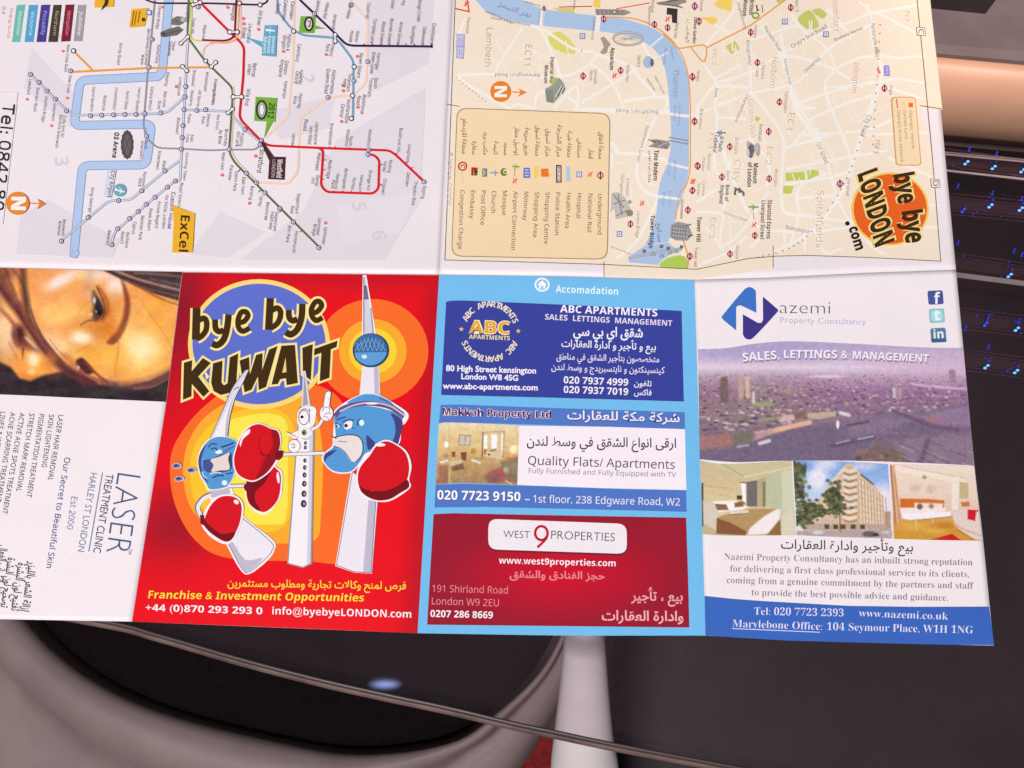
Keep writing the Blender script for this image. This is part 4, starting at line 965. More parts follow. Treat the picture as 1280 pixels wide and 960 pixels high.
for s, a, h, c, st in [('Tower Hill', (112, 394, 108, 505), 19, (76, 64, 60), 'b'), ('Museum', (364, 156, 360, 246), 19, (66, 54, 52), 'b'), ('of London', (338, 152, 334, 262), 19, (66, 54, 52), 'b'), ('Bank of', (240, 252, 234, 325), 16, ST_, 'b'), ('England', (216, 255, 210, 335), 16, ST_, 'b'), ('Stansted Express', (426, 320, 420, 492), 19, ST_, 'b'), ('Liverpool Street', (398, 322, 392, 495), 18, ST_, 'b'), ('Spitalfields', (646, 278, 640, 532), 28, (206, 190, 176), 'r'), ('Old Street', (640, 68, 682, 162), 20, GT, 'r'), ('City', (278, 140, 272, 240), 28, (208, 192, 178), 'r'), ('EC2', (424, 82, 414, 162), 24, (206, 190, 176), 'r'), ('EC3', (172, 398, 164, 488), 24, (206, 190, 176), 'r'), ('Moorgate', (458, 182, 454, 260), 13, GT, 'r'), ('Mansion', (160, 115, 156, 188), 13, GT, 'r'), ('House', (136, 130, 132, 190), 13, GT, 'r'), ('Bank', (246, 190, 242, 235), 13, GT, 'r'), ('Cannon', (136, 235, 132, 300), 13, GT, 'r'), ('Street', (114, 245, 110, 300), 13, GT, 'r'), ('Monument', (40, 318, 36, 402), 13, GT, 'r'), ('Fenchurch Street', (228, 382, 335, 416), 14, GT, 'r'), ('Bishopsgate', (505, 448, 610, 470), 17, GT, 'r'), ('Aldgate', (286, 518, 282, 582), 13, GT, 'r'), ('Old Street', (778, 222, 774, 305), 14, GT, 'r'), ("St Paul's", (282, 40, 276, 115), 14, GT, 'r'), ('N1', (905, 52, 896, 112), 22, (206, 188, 174), 'r')]:
    g.text(s, *a, h, c, st, off=0.008)
g.text('£', 280, 262, 276, 300, 46, (120, 108, 104), 'b', off=0.03)
g.build()

g = Print('transport_symbols', p_street, 20)
def roundel(x, y, r=3.7, c=(206, 62, 60)):
    s = g.s; g.disc(x, y, r * s, c, n=16); g.disc(x, y, r * s * .6, (238, 220, 204), n=12, dl=1)
    g.line([(x, y - r * s * 1.25), (x + .05 * s, y + r * s * 1.25)], 1.7 * s, (78, 56, 104), dl=2)
def rail(x, y, k=3.4):
    s = g.s; k = k * s; c = (226, 84, 62)
    g.line([(x - k * .4, y - k), (x - k * .4, y + k)], .9 * s, c); g.line([(x + k * .4, y - k), (x + k * .4, y + k)], .9 * s, c)
    g.line([(x + k, y - k * .7), (x - k * .05, y - k * .1), (x + k * .05, y + k * .1), (x - k, y + k * .7)], 1.0 * s, c, dl=1)
def hosp(x, y):
    s = g.s; a = 3.5 * s; g.poly([(x - a, y - a), (x + a, y - a), (x + a, y + a), (x - a, y + a)], (112, 120, 190)); a *= .68; g.poly([(x - a, y - a), (x + a, y - a), (x + a, y + a), (x - a, y + a)], (236, 228, 230), dl=1)
    g.line([(x - 1.4 * s, y - .9 * s), (x + 1.4 * s, y - .9 * s)], .7 * s, (112, 120, 190), dl=2); g.line([(x - 1.4 * s, y + .9 * s), (x + 1.4 * s, y + .9 * s)], .7 * s, (112, 120, 190), dl=2); g.line([(x, y - .5 * s), (x, y + .5 * s)], .7 * s, (112, 120, 190), dl=2)
g.view(555, 0, 4)
roundel(500, 42, 2.6, (210, 60, 44))
for p in [(798, 95), (1052, 122), (1118, 138), (1255, 30), (1275, 105), (883, 352), (695, 380), (1243, 385), (1253, 605)]: roundel(*p)
for p in [(1118, 95), (853, 378), (112, 18)]: rail(*p)
hosp(692, 180)
g.cut('transport_symbols')
g.poly([(62, 168), (104, 172), (98, 295), (60, 290)], (168, 172, 214)); g.up()
for k in range(2): g.rrect([(68, 176 + k * 60), (98, 179 + k * 60), (94, 226 + k * 60), (66, 223 + k * 60)], 4, (206, 200, 222)); g.line([(78, 186 + k * 60), (76, 218 + k * 60)], 4, (140, 146, 200)); g.line([(90, 188 + k * 60), (87, 218 + k * 60)], 3, (140, 146, 200))
g.cut('road_number_sign')
g.poly([(1115, 38), (1168, 44), (1165, 116), (1140, 112), (1138, 74), (1113, 72)], (62, 54, 56))
g.poly([(755, 44), (905, 48), (935, 62), (900, 76), (760, 74)], (156, 146, 142)); g.up()
for k in range(7): g.line([(770 + k * 20, 50), (772 + k * 20, 72)], 4, (112, 102, 100))
g.disc(852, 60, 13, (120, 110, 108), n=10); g.disc(852, 60, 7, (204, 196, 190), n=8, dl=1)
g.cut('landmark_picture')
g.ring(920, 193, 74, 11, (168, 156, 150), 32, 36); g.up(); g.ring(920, 193, 74, 4, (206, 196, 190), 32, 36); g.up()
for k in range(8): a = k * math.pi / 8; g.line([(920 - 62 * math.cos(a), 193 - 24 * math.sin(a)), (920 + 62 * math.cos(a), 193 + 24 * math.sin(a))], 1.6, (192, 182, 176))
g.cut('wheel_picture')
g.poly([(782, 190), (800, 182), (835, 222), (820, 235), (815, 262), (795, 272), (780, 262), (800, 236)], (168, 152, 140))
g.cut('landmark_picture')
g.poly([(505, 445), (540, 425), (555, 386), (580, 392), (600, 420), (606, 448), (545, 516), (512, 508)], (152, 156, 146)); g.up()
for k in range(4): g.line([(556 + k * 12, 486 - k * 6), (590 + k * 5, 426 + k * 4)], 5, (88, 92, 100) if k % 2 else (214, 212, 210))
for k in range(5): g.line([(512 + k * 7, 450), (516 + k * 7, 510)], 3, (112, 112, 112))
g.poly([(535, 400), (556, 385), (572, 390), (545, 430)], (178, 188, 92))
g.cut('museum_picture')
g.disc(1020, 310, 25, (170, 188, 214), 30); g.up(); g.disc(1040, 312, 9, (106, 106, 112), 20)
g.cut('cinema_picture')
g.poly([(1060, 12), (1110, 5), (1190, -18), (1215, 10), (1170, 22), (1200, 42), (1150, 30), (1068, 22)], (150, 142, 138)); g.line([(1080, 14), (1190, 36)], 4, (96, 90, 88)); g.line([(1110, 10), (1190, -4)], 5, (90, 84, 82))
g.cut('landmark_picture')
g.disc(283, 457, 52, (232, 132, 42), n=30); g.up(); g.text('N', 254, 430, 254, 486, 58, (250, 240, 232), 'b', off=0.02)
g.line([(342, 460), (392, 461)], 6, (222, 138, 70)); g.poly([(372, 442), (414, 461), (370, 482), (384, 461)], (228, 130, 56))
g.cut('compass_emblem')
g.view(555, 130, 4)
for p in [(1270, 310), (1243, 432), (1220, 530), (932, 600), (1228, 762)]: roundel(*p)
rail(990, 497); rail(1246, 386); hosp(877, 650)
g.cut('transport_symbols')
g.poly([(1028, 180), (1060, 176), (1122, 186), (1132, 200), (1118, 226), (1058, 218), (1020, 212), (1050, 198)], (150, 140, 138)); g.up(); g.line([(1020, 178), (1060, 190)], 4, (96, 88, 88)); g.line([(1066, 184), (1112, 220)], 4, (104, 98, 100)); g.line([(1070, 214), (1120, 190)], 4, (196, 190, 190))
g.cut('gallery_picture')
g.poly([(838, 446), (868, 440), (905, 470), (940, 540), (925, 562), (858, 578), (850, 520), (832, 545)], (196, 190, 184)); g.up()
for q in ([(845, 450), (900, 520)], [(850, 500), (905, 480)], [(860, 560), (920, 530)], [(870, 450), (890, 555)]): g.line(q, 6, (140, 134, 134))
g.disc(928, 545, 18, (140, 138, 112), n=9); g.disc(928, 490, 10, (160, 158, 130), n=8)
g.cut('landmark_picture')
g.poly([(1135, 606), (1168, 588), (1220, 600), (1242, 655), (1216, 684), (1160, 682), (1132, 666)], (152, 150, 152)); g.up()
for k in range(6): g.line([(1146 + k * 13, 606), (1140 + k * 13, 670)], 4, (108, 106, 112))
for k in range(3): g.line([(1140, 620 + k * 18), (1220, 628 + k * 18)], 3, (196, 194, 196))
g.line([(1215, 610), (1236, 600)], 6, (96, 92, 96)); g.line([(1218, 664), (1244, 656)], 6, (96, 92, 96))
g.cut('castle_picture')
g.curve([(925, 772), (1020, 752), (1100, 735), (1190, 725)], 16, (176, 180, 190)); g.up()
for x, y in [(1045, 752), (1088, 762), (1130, 744), (1160, 738)]: g.poly([(x - 12, y + 8), (x - 6, y - 12), (x + 6, y - 14), (x + 14, y + 6)], (146, 148, 158)); g.line([(x - 2, y - 10), (x + 2, y + 8)], 4, (198, 200, 206), dl=1)
for x, y in [(1000, 736), (1086, 712), (1186, 715), (1120, 722)]: g.poly([(x - 10, y + 8), (x - 4, y - 10), (x + 12, y - 6), (x + 8, y + 8)], (112, 110, 116))
g.cut('bridge_picture')
g.view(840, 0, 3.556)
for p in [(120, 95), (350, 143), (380, 278), (90, 340), (100, 540), (478, 453), (430, 585), (257, 652), (528, 33), (945, 392)]: roundel(*p)
roundel(100, 27, 3.8, (200, 70, 150)); hosp(502, 95); hosp(685, 152)
g.rrect([(942, 290), (966, 290), (970, 338), (944, 336)], 4, (152, 152, 212)); g.up()
for k in range(3): g.line([(950, 302 + k * 12), (962, 302 + k * 12)], 3, (228, 222, 236))
g.line([(915, 304), (925, 326)], 10, (220, 130, 130))
g.line([(208, 580), (210, 606)], 5, (112, 128, 168)); g.line([(196, 590), (240, 590)], 6, (112, 128, 168)); g.line([(218, 578), (218, 602)], 5, (112, 128, 168))
g.disc(355, 660, 16, (116, 112, 112), 18); g.disc(340, 640, 9, (178, 172, 172), 12); g.disc(375, 655, 10, (190, 184, 180), 20)
g.ring(372, 68, 14, 8, (150, 170, 90), 12); g.line([(376, 22), (380, 48)], 6, (72, 66, 52)); g.line([(400, 20), (404, 56)], 3, (72, 66, 52)); g.line([(376, 48), (388, 42)], 4, (72, 66, 52))
g.view(840, 160, 3.556)
for p in [(112, 168), (222, 218), (90, 278), (432, 225), (70, 365), (368, 478), (258, 560), (80, 570)]: roundel(*p)
roundel(747, 248, 4.0, (180, 60, 110)); rail(92, 238); rail(365, 430)
g.disc(350, 100, 16, (132, 126, 126), 34); g.disc(382, 96, 11, (176, 168, 164), 30); g.up(); g.line([(346, 75), (352, 130)], 5, (92, 86, 88)); g.disc(338, 110, 7, (206, 200, 198), 18)
g.line([(340, 350), (386, 352)], 7, (122, 172, 80)); g.poly([(352, 335), (362, 350), (352, 372), (372, 352)], (122, 172, 80)); g.line([(362, 375), (364, 405)], 3, (150, 140, 120))
g.build()

g = Print('map_key', p_street, 24); g.view(555, 130, 4)
kq = [(64, 18), (832, 46), (818, 778), (36, 762)]
g.rrect(kq, 52, (150, 122, 84)); g.up().rrect([(68, 22), (828, 50), (814, 774), (40, 758)], 50, BEI2); g.up()
KT = (70, 52, 42)
for s, x0, y0, x1, y1 in [('Underground', 770, 450, 768, 652), ('National Rail', 722, 448, 716, 640), ('Hospital', 668, 446, 662, 570), ('Health Area', 614, 444, 606, 620), ('Police Station', 560, 442, 554, 654), ('Shopping Centre', 508, 442, 500, 700), ('Shopping Area', 455, 440, 446, 664), ('Motorway', 402, 438, 394, 582), ('Airport Connection', 348, 436, 336, 730), ('Mosque', 294, 434, 290, 556), ('Church', 240, 434, 236, 545), ('Post Office', 188, 432, 182, 604), ('Embassy', 134, 432, 128, 574), ('Congestion Charge', 82, 430, 70, 726)]:
    g.text(s, x0, y0, x1, y1, 21, KT, off=0.018)
for s, x, y0, y1 in [('محطة انفاق', 780, 140, 275), ('قطار', 730, 222, 274), ('مستشفى', 674, 172, 268), ('منطقة طبية', 624, 134, 266), ('مركز الشرطة', 572, 104, 264), ('مركز تسوق', 516, 124, 262), ('منطقة تسوق', 464, 108, 260), ('طريق سريعة', 410, 118, 258), ('توصيل مطار', 360, 114, 256), ('مسجد', 306, 192, 256), ('كنيسة', 256, 186, 254), ('مكتب بريد', 204, 138, 254), ('سفارة', 148, 186, 252), ('منطقة الازدحام', 98, 74, 250)]:
    g.text(s, x - 4, y0, x - 7, y1, 22, (104, 84, 66), ar=True, off=0.012)
roundel(782, 357, 4.2); rail(730, 352); hosp(676, 352)
g.poly([(610, 312), (630, 312), (632, 386), (612, 388)], (176, 200, 226))
g.poly([(560, 304), (588, 306), (588, 392), (560, 394)], (46, 38, 38)); g.up().poly([(566, 312), (582, 313), (582, 386), (566, 387)], (236, 226, 218)); g.up().text('POLICE', 568, 315, 567, 384, 11, (46, 38, 38), 'b')
g.poly([(484, 324), (522, 322), (524, 364), (486, 364)], (234, 120, 40)); g.poly([(524, 344), (546, 352), (526, 362)], (238, 190, 150))
g.poly([(452, 306), (472, 310), (470, 346), (476, 350), (458, 376), (450, 366)], (244, 206, 90))
g.rrect([(398, 318), (430, 318), (432, 370), (396, 370)], 6, (112, 122, 190)); g.up()
for k in range(3): g.line([(404, 330 + k * 14), (424, 330 + k * 14)], 4, (228, 226, 240))
g.line([(340, 312), (378, 314)], 8, (140, 176, 66)); g.poly([(346, 296), (362, 312), (346, 330), (376, 313)], (140, 176, 66)); g.line([(354, 322), (354, 360)], 3, (150, 120, 90)); rail(354, 384, 3.4)
g.poly(ellipse(300, 340, 18, 20, 16, 0, 0.6, 5.6) + ellipse(306, 338, 11, 13, 12, 0, 5.6, 0.6), (96, 132, 52)); g.disc(306, 340, 7, (110, 140, 60), n=8)
g.line([(230, 344), (272, 344)], 7, (132, 156, 208)); g.line([(256, 330), (256, 360)], 6, (132, 156, 208))
g.poly([(190, 322), (216, 322), (216, 364), (190, 364)], (134, 134, 124)); g.up(); g.line([(194, 328), (204, 343), (194, 358)], 4, (226, 216, 200))
g.poly([(136, 316), (170, 318), (168, 330), (148, 330), (148, 358), (136, 358)], (196, 34, 38)); g.poly([(150, 330), (168, 331), (168, 344), (150, 344)], (52, 46, 40)); g.poly([(150, 344), (168, 344), (166, 358), (150, 358)], (66, 120, 62))
g.ring(93, 311, 20, 7, (196, 38, 54), n=20); g.text('C', 84, 302, 84, 320, 20, (150, 40, 50), 'b')
for k in range(4): g.disc(92, 345 + k * 15, 3, (226, 150, 120), n=6)
g.text('© byebyeLONDON', 26, 240, 14, 506, 17, (206, 198, 198))
g.view(0, 0, 1)
g.rrect([(1114, 121), (1144.5, 121), (1152, 207), (1120, 207)], 5, (216, 160, 98)); g.up().rrect([(1115.2, 122.2), (1143.5, 122.2), (1150.7, 205.8), (1121, 205.8)], 4.4, (240, 216, 178)); g.up()
g.poly([(1135.4, 128.5), (1141, 128.5), (1141.4, 134), (1135.8, 134)], (226, 112, 40)); g.line([(1120.6, 123.5), (1122, 135)], 1.3, (216, 70, 60)); g.line([(1129.5, 127), (1130.5, 136)], 1, (240, 190, 120))
g.text('Olympic Venue', 1136.4, 138, 1140, 186, 3.6, (150, 120, 100)); g.text('Games Lane', 1129, 138, 1131.6, 174, 3.6, (150, 120, 100)); g.text('Olympic Route Network', 1121.5, 138, 1126, 203, 3.6, (150, 120, 100))
g.build()

g = Print('map_logo', p_street, 24); g.view(840, 160, 3.556)
g.disc(970, 360, 172, (248, 200, 92), 163, 48); g.up().disc(970, 360, 163, (230, 98, 36), 155, 48); g.up()
for off, c in ((0.085, (248, 216, 140)), (0.022, (62, 44, 20))):
    g.text('bye', 985, 208, 1008, 340, 84, c, 'b', off=off, shear=0.0); g.text('bye', 1022, 372, 1042, 514, 84, c, 'b', off=off)
    g.text('LONDON', 826, 206, 906, 532, 86, c, 'b', off=off, shear=-0.12); g.up()
g.disc(780, 424, 10, (38, 28, 22), n=14); g.text('com', 786, 444, 818, 546, 44, (38, 28, 22), 'b', off=0.02)
g.build('orange oval emblem with dark brush lettering')

# ================================================================== PRINT: clinic panel
f = Picture([(-98, 333.5), (0, 334.8), (120, 338), (227.5, 340)], [(-128, 489), (0, 493), (100, 497.5), (207.5, 502.3)], 0, 330, 5.333, 200, 124, (226, 152, 82))
f.blob(-300, 400, 300, 500, (70, 48, 44), 1, 0.8); f.blob(300, 300, 330, 260, (236, 170, 98), .8, 1.2); f.blob(240, 150, 220, 150, (228, 148, 88), .7, 1); f.blob(410, 105, 120, 42, (236, 214, 206), .95, 1.1, -28); f.blob(655, 70, 120, 45, (228, 206, 190), .8, 1.2); f.blob(770, 150, 70, 75, (232, 214, 204), .9, 1.2, 35)
f.blob(370, 560, 160, 90, (238, 196, 150), .8, 1.1, 30); f.blob(545, 490, 70, 46, (248, 226, 198), .95, 1); f.blob(960, 560, 190, 210, (238, 190, 92), .8, 1); f.blob(940, 550, 120, 130, (246, 224, 172), .9, 1.1); f.blob(660, 620, 190, 90, (240, 178, 72), .7, 1); f.blob(1060, 330, 130, 160, (234, 162, 70), .7, 1); f.blob(900, 350, 90, 150, (236, 170, 90), .6, 1); f.blob(30, 470, 90, 160, (238, 196, 150), .9, .9); f.blob(390, 330, 120, 70, (242, 190, 110), .8, 1.2)
f.blob(650, 400, 120, 70, (206, 124, 52), .7, 1); f.blob(700, 300, 50, 120, (196, 112, 50), .8, .9, -10); f.blob(600, 160, 60, 90, (196, 150, 120), .6, 1)
f.stroke([(650, 150), (705, 230), (718, 300), (690, 380)], 22, (160, 84, 36), .8, 18); f.poly([(622, 175), (646, 205), (672, 258), (690, 305), (676, 360), (640, 384), (608, 345), (620, 290), (612, 232)], (84, 58, 50), .9, 26, True); f.poly([(640, 215), (672, 262), (688, 310), (668, 345), (640, 318), (634, 262)], (40, 30, 34), .9, 20, True); f.stroke([(648, 160), (690, 250), (700, 318), (680, 372)], 9, (70, 40, 34), .8, 8)
f.blob(629, 242, 10, 24, (214, 206, 206), .85, 1.0); f.blob(604, 336, 18, 16, (224, 186, 160), .8, .9); f.blob(640, 318, 7, 8, (206, 186, 176), .8, .9); f.stroke([(538, 408), (580, 380), (640, 372)], 10, (110, 60, 40), .8, 8); f.stroke([(520, 340), (540, 300), (600, 250)], 8, (206, 130, 70), .6, 10)
f.poly([(806, 100), (838, 145), (864, 230), (868, 300), (850, 390), (815, 470), (765, 528), (712, 528), (735, 495), (785, 430), (818, 350), (830, 260), (822, 180)], (128, 64, 40), .92, 22, True); f.blob(762, 500, 44, 26, (120, 62, 50), .7, 1, -45); f.blob(720, 440, 70, 60, (212, 120, 44), .6, 1.1); f.blob(770, 250, 40, 90, (216, 140, 70), .5, 1.1, -8)
f.stroke([(940, 240), (1010, 350), (1110, 490), (1160, 600)], 7, (206, 130, 50), .7, 8); f.stroke([(795, 520), (780, 640), (762, 750)], 9, (200, 128, 52), .7, 10); f.stroke([(740, 320), (770, 400)], 6, (206, 130, 50), .5, 6); f.stroke([(500, 600), (560, 555), (620, 535)], 6, (206, 126, 50), .6, 8)
f.stroke([(940, 160), (1060, 210), (1200, 290)], 12, (244, 200, 150), .7, 14)
f.poly([(640, 20), (1300, 20), (1300, 260), (1190, 246), (1010, 192), (830, 112)], (70, 54, 52), 1, 14); f.stroke([(760, 40), (900, 95), (1060, 140), (1210, 178)], 16, (170, 134, 118), .9, 14); f.stroke([(900, 60), (1090, 70), (1230, 90)], 14, (140, 112, 100), .7, 14); f.stroke([(830, 105), (960, 160), (1200, 215)], 12, (120, 84, 76), .8, 10); f.stroke([(900, 140), (1040, 215), (1190, 275)], 12, (150, 80, 48), .8, 12); f.stroke([(1000, 100), (1200, 140)], 16, (88, 82, 96), .8, 12)
f.poly([(85, 430), (150, 415), (190, 510), (256, 590), (180, 566), (110, 545)], (98, 48, 50), .8, 50, True); f.stroke([(170, 490), (220, 535), (252, 560)], 14, (222, 192, 184), .8, 14); f.blob(122, 470, 40, 62, (74, 34, 44), .85, 1.1); f.stroke([(155, 560), (150, 640)], 14, (120, 50, 40), .8, 10); f.stroke([(60, 520), (120, 640), (150, 700)], 14, (190, 110, 80), .6, 14)
f.blob(220, 690, 110, 90, (238, 160, 70), .9, .8); f.blob(222, 640, 40, 50, (250, 222, 190), .9, 1); f.blob(185, 740, 70, 36, (226, 130, 60), .8, .8); f.blob(210, 720, 30, 20, (250, 210, 160), .7, 1)
f.poly([(-600, 640), (0, 655), (75, 690), (130, 762), (200, 778), (290, 742), (420, 720), (520, 772), (660, 798), (860, 806), (1000, 776), (1150, 700), (1300, 700), (1300, 930), (-600, 930)], (52, 43, 47), 1, 22)
f.stroke([(560, 770), (700, 790), (860, 812), (1000, 800), (1150, 720)], 40, (118, 70, 66), .8, 30); f.stroke([(800, 800), (980, 765), (1140, 690)], 22, (176, 118, 82), .7, 20); f.stroke([(330, 760), (450, 730), (560, 800)], 30, (96, 52, 48), .7, 26); f.stroke([(900, 830), (1020, 815), (1130, 760)], 12, (150, 104, 98), .6, 10)
f.stroke([(-60, 90), (50, 210), (150, 345), (280, 540), (420, 690), (610, 790)], 58, (88, 44, 52), .92, 36); f.stroke([(150, 20), (165, 200), (190, 360), (240, 470), (330, 590)], 46, (96, 58, 42), .9, 32); f.stroke([(30, 20), (90, 180), (190, 390), (300, 560)], 26, (132, 74, 56), .8, 22); f.stroke([(-40, 40), (20, 110), (90, 260)], 60, (120, 66, 50), .8, 40); f.stroke([(0, 300), (90, 400), (110, 520)], 26, (150, 80, 60), .7, 20); f.stroke([(230, 430), (330, 570), (470, 690)], 12, (140, 84, 86), .8, 8); f.stroke([(190, 180), (215, 330), (262, 450)], 10, (150, 100, 70), .7, 8); f.stroke([(330, 500), (400, 590), (520, 700)], 9, (176, 112, 90), .6, 8)
f.poly([(505, 645), (545, 625), (590, 665), (625, 720), (560, 740), (515, 690)], (66, 42, 40), .95, 18, True); f.stroke([(560, 650), (640, 730), (720, 795)], 18, (120, 62, 50), .85, 14); f.stroke([(520, 690), (580, 745), (660, 790)], 14, (206, 112, 80), .7, 12); f.blob(520, 690, 12, 14, (220, 190, 180), .8, .8)
f.stroke([(60, 0), (150, 130), (200, 300), (290, 500), (420, 660)], 14, (76, 44, 44), .55, 14); f.stroke([(-20, 130), (80, 270), (200, 450), (340, 640)], 12, (74, 40, 46), .5, 14); f.stroke([(110, 40), (140, 200), (160, 330)], 12, (168, 104, 70), .6, 10); f.stroke([(300, 520), (450, 690), (640, 790)], 18, (90, 50, 50), .5, 18); f.blob(460, 640, 70, 30, (186, 100, 50), .6, 1, 40); f.blob(330, 640, 50, 60, (206, 120, 60), .6, 1); f.blob(0, 60, 120, 70, (110, 60, 60), .6, 1); f.blob(-160, 560, 160, 130, (206, 130, 90), .6, 1)
f.noise(1.5, 3.5, .8); f.noise(6, 5, .6)
f.img = 128 + (f.img - 128) * 1.04 + 3
f.build('photo_print', p_clinic, 2, 'portrait photograph lying on its side with hair across the face')

g = Print('clinic_lettering', p_clinic, 3); g.view(0, 490, 3.0955)
LB = (62, 88, 128)
g.text('LASER', 452, 313, 408, 618, 98, LB, 'g', off=-0.022)
g.text('TREATMENT CLINIC', 410, 316, 360, 620, 30, (74, 88, 112), 'g'); g.line([(396, 312), (343, 618)], 3.4, (112, 132, 164)); g.text('HARLEY ST LONDON', 350, 312, 300, 616, 26, (126, 142, 168), 'g'); g.text('Est 2000', 276, 404, 258, 530, 23, (128, 140, 172))
g.text('Our Secret to Beautiful Skin', 250, 252, 178, 680, 22, (76, 88, 140), off=0.014); g.text('TM', 498, 608, 496, 628, 12, (120, 135, 160))
for s, x0, y0, x1, y1 in [('LASER HAIR REMOVAL', 226, 88, 184, 342), ('SKIN LIGHTENING', 190, 86, 160, 290), ('PIGMENTATION TREATMENT', 152, 84, 102, 406), ('STRETCH MARK REMOVAL', 114, 82, 62, 384), ('ACTIVE ACNE SPOTS TREATMENT', 76, 80, 8, 470), ('ACNE SCARRING TREATMENT', 40, 78, -16, 424), ('LINES & WRINKLES TREATMENT', 2, 76, -58, 448), ('ROSACEA TREATMENT', -36, 74, -80, 340)]:
    g.text(s, x0, y0, x1, y1, 19, (88, 82, 92), off=0.012)
for s, x0, y0, x1, y1 in [('إزالة الشعر بالليزر', 112, 655, 82, 850), ('تفتيح لون البشرة', 70, 660, 42, 845), ('تصحيح لون البشرة', 30, 640, 2, 832), ('علاج حب الشباب الفعال', 0, 592, -32, 832)]:
    g.text(s, x0, y0, x1, y1, 30, (78, 70, 80), ar=True, off=0.012)
g.build()

# ================================================================== PRINT: red cover
RED = (226, 16, 30); DRED = (188, 18, 28)
g = Print('red_ground', p_cover, 1); g.view(0, 0, 1)
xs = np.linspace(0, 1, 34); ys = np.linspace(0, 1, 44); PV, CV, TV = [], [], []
for j, v in enumerate(ys):            # the red darkens to maroon at left, right and top edges and lower left
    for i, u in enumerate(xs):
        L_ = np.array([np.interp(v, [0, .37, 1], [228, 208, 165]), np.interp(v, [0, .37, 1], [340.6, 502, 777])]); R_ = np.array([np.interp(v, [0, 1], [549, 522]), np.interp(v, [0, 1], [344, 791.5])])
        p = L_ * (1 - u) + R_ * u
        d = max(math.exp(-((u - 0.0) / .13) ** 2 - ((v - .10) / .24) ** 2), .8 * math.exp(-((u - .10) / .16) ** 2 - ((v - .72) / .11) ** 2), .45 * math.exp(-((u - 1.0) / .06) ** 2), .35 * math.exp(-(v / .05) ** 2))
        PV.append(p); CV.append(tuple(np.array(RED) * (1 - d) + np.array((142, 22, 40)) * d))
for j in range(43):
    for i in range(33): k = j * 34 + i; TV += [(k, k + 34, k + 1), (k + 1, k + 34, k + 35)]
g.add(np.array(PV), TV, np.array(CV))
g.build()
g = Print('colour_rings', p_cover, 3)
g.view(200, 340, 3.5556)
O1, O2, Y1, Y2 = (240, 106, 40), (248, 166, 48), (252, 206, 56), (252, 224, 78)
g.disc(945, 352, 248, O1, 232, 56); g.view(160, 500, 3.2)
g.smooth([(168, 290), (190, 170), (300, 30), (450, -60), (700, -70), (850, 0), (900, 200), (890, 450), (868, 640), (700, 644), (400, 632), (270, 562), (192, 430)], O1, 7); g.up()
g.view(200, 340, 3.5556); g.disc(946, 352, 150, O2, 143, 48); g.view(160, 500, 3.2)
g.smooth([(220, 290), (245, 160), (330, 50), (480, -20), (650, -40), (740, 30), (778, 200), (772, 450), (752, 556), (640, 574), (450, 562), (320, 502), (246, 420)], O2, 7); g.up()
g.view(200, 340, 3.5556); g.disc(946, 352, 106, Y1, 102, 40); g.view(160, 500, 3.2)
g.smooth([(248, 290), (268, 180), (350, 85), (480, 35), (580, 35), (650, 80), (668, 200), (662, 420), (600, 520), (450, 520), (340, 460), (268, 400)], (250, 192, 46), 7); g.up()
g.smooth([(300, 320), (312, 190), (390, 92), (500, 58), (580, 56), (636, 96), (640, 260), (632, 470), (570, 497), (440, 488), (360, 430)], Y2, 7)
g.build()
g = Print('title_disc', p_cover, 9); g.view(200, 340, 3.5556)
g.disc(440, 321, 316, (247, 208, 116), 289, 60); g.up().disc(440, 320, 296, (92, 108, 196), 268, 60)
g.build()
g = Print('title_lettering', p_cover, 12); g.view(210, 340, 5.6455)
CR, BRNK = (250, 222, 146), (64, 44, 20)
strokes = [([(202, 255), (196, 478)], 56, 0), ([(214, 342), (252, 326), (272, 352), (268, 410), (238, 452), (204, 472)], 40, 1), ([(332, 335), (336, 398), (362, 420), (394, 410)], 42, 1), ([(428, 300), (416, 400), (392, 478), (348, 516), (312, 504)], 46, 1), ([(494, 356), (534, 350), (564, 312), (550, 282), (516, 286), (494, 340), (500, 396), (530, 418), (576, 396)], 38, 1),
  ([(722, 185), (710, 408)], 52, 0), ([(732, 272), (770, 254), (794, 280), (788, 332), (764, 370), (722, 398)], 40, 1), ([(852, 268), (856, 322), (882, 344), (914, 330)], 42, 1), ([(948, 225), (942, 320), (914, 402), (868, 440), (832, 424)], 46, 1), ([(1012, 290), (1052, 280), (1084, 238), (1066, 208), (1036, 216), (1012, 265), (1018, 315), (1048, 342), (1090, 322)], 38, 1)]
polys = [[(112, 640), (172, 622), (167, 700), (246, 606), (302, 642), (214, 738), (292, 842), (250, 882), (168, 790), (166, 878), (105, 902)],
  [(318, 645), (385, 625), (378, 780), (395, 800), (420, 785), (436, 602), (496, 575), (482, 790), (440, 852), (372, 868), (322, 840), (304, 780)],
  [(505, 625), (572, 600), (578, 722), (622, 585), (668, 572), (664, 690), (714, 546), (774, 522), (692, 812), (640, 832), (634, 738), (590, 830), (540, 850)],
  [(800, 520), (896, 514), (916, 784), (838, 799), (832, 750), (792, 757), (776, 790), (730, 795)],
  [(948, 535), (1022, 508), (1008, 765), (952, 720)], [(1033, 542), (1197, 484), (1190, 530), (1150, 546), (1140, 746), (1070, 772), (1082, 570), (1030, 590)]]
for p, wd, c in strokes: g.line(smooth(p, 5) if c else p, wd + 32, CR)
for p in polys: g.poly(p, CR); g.line(p, 30, CR, True)
g.up()
for p, wd, c in strokes: g.line(smooth(p, 5) if c else p, wd, BRNK)
for p in polys: g.poly(p, BRNK)
g.up(); g.poly([(806, 712), (830, 602), (836, 706)], (236, 200, 126)); g.poly([(258, 708), (264, 700), (292, 740), (270, 760)], CR)
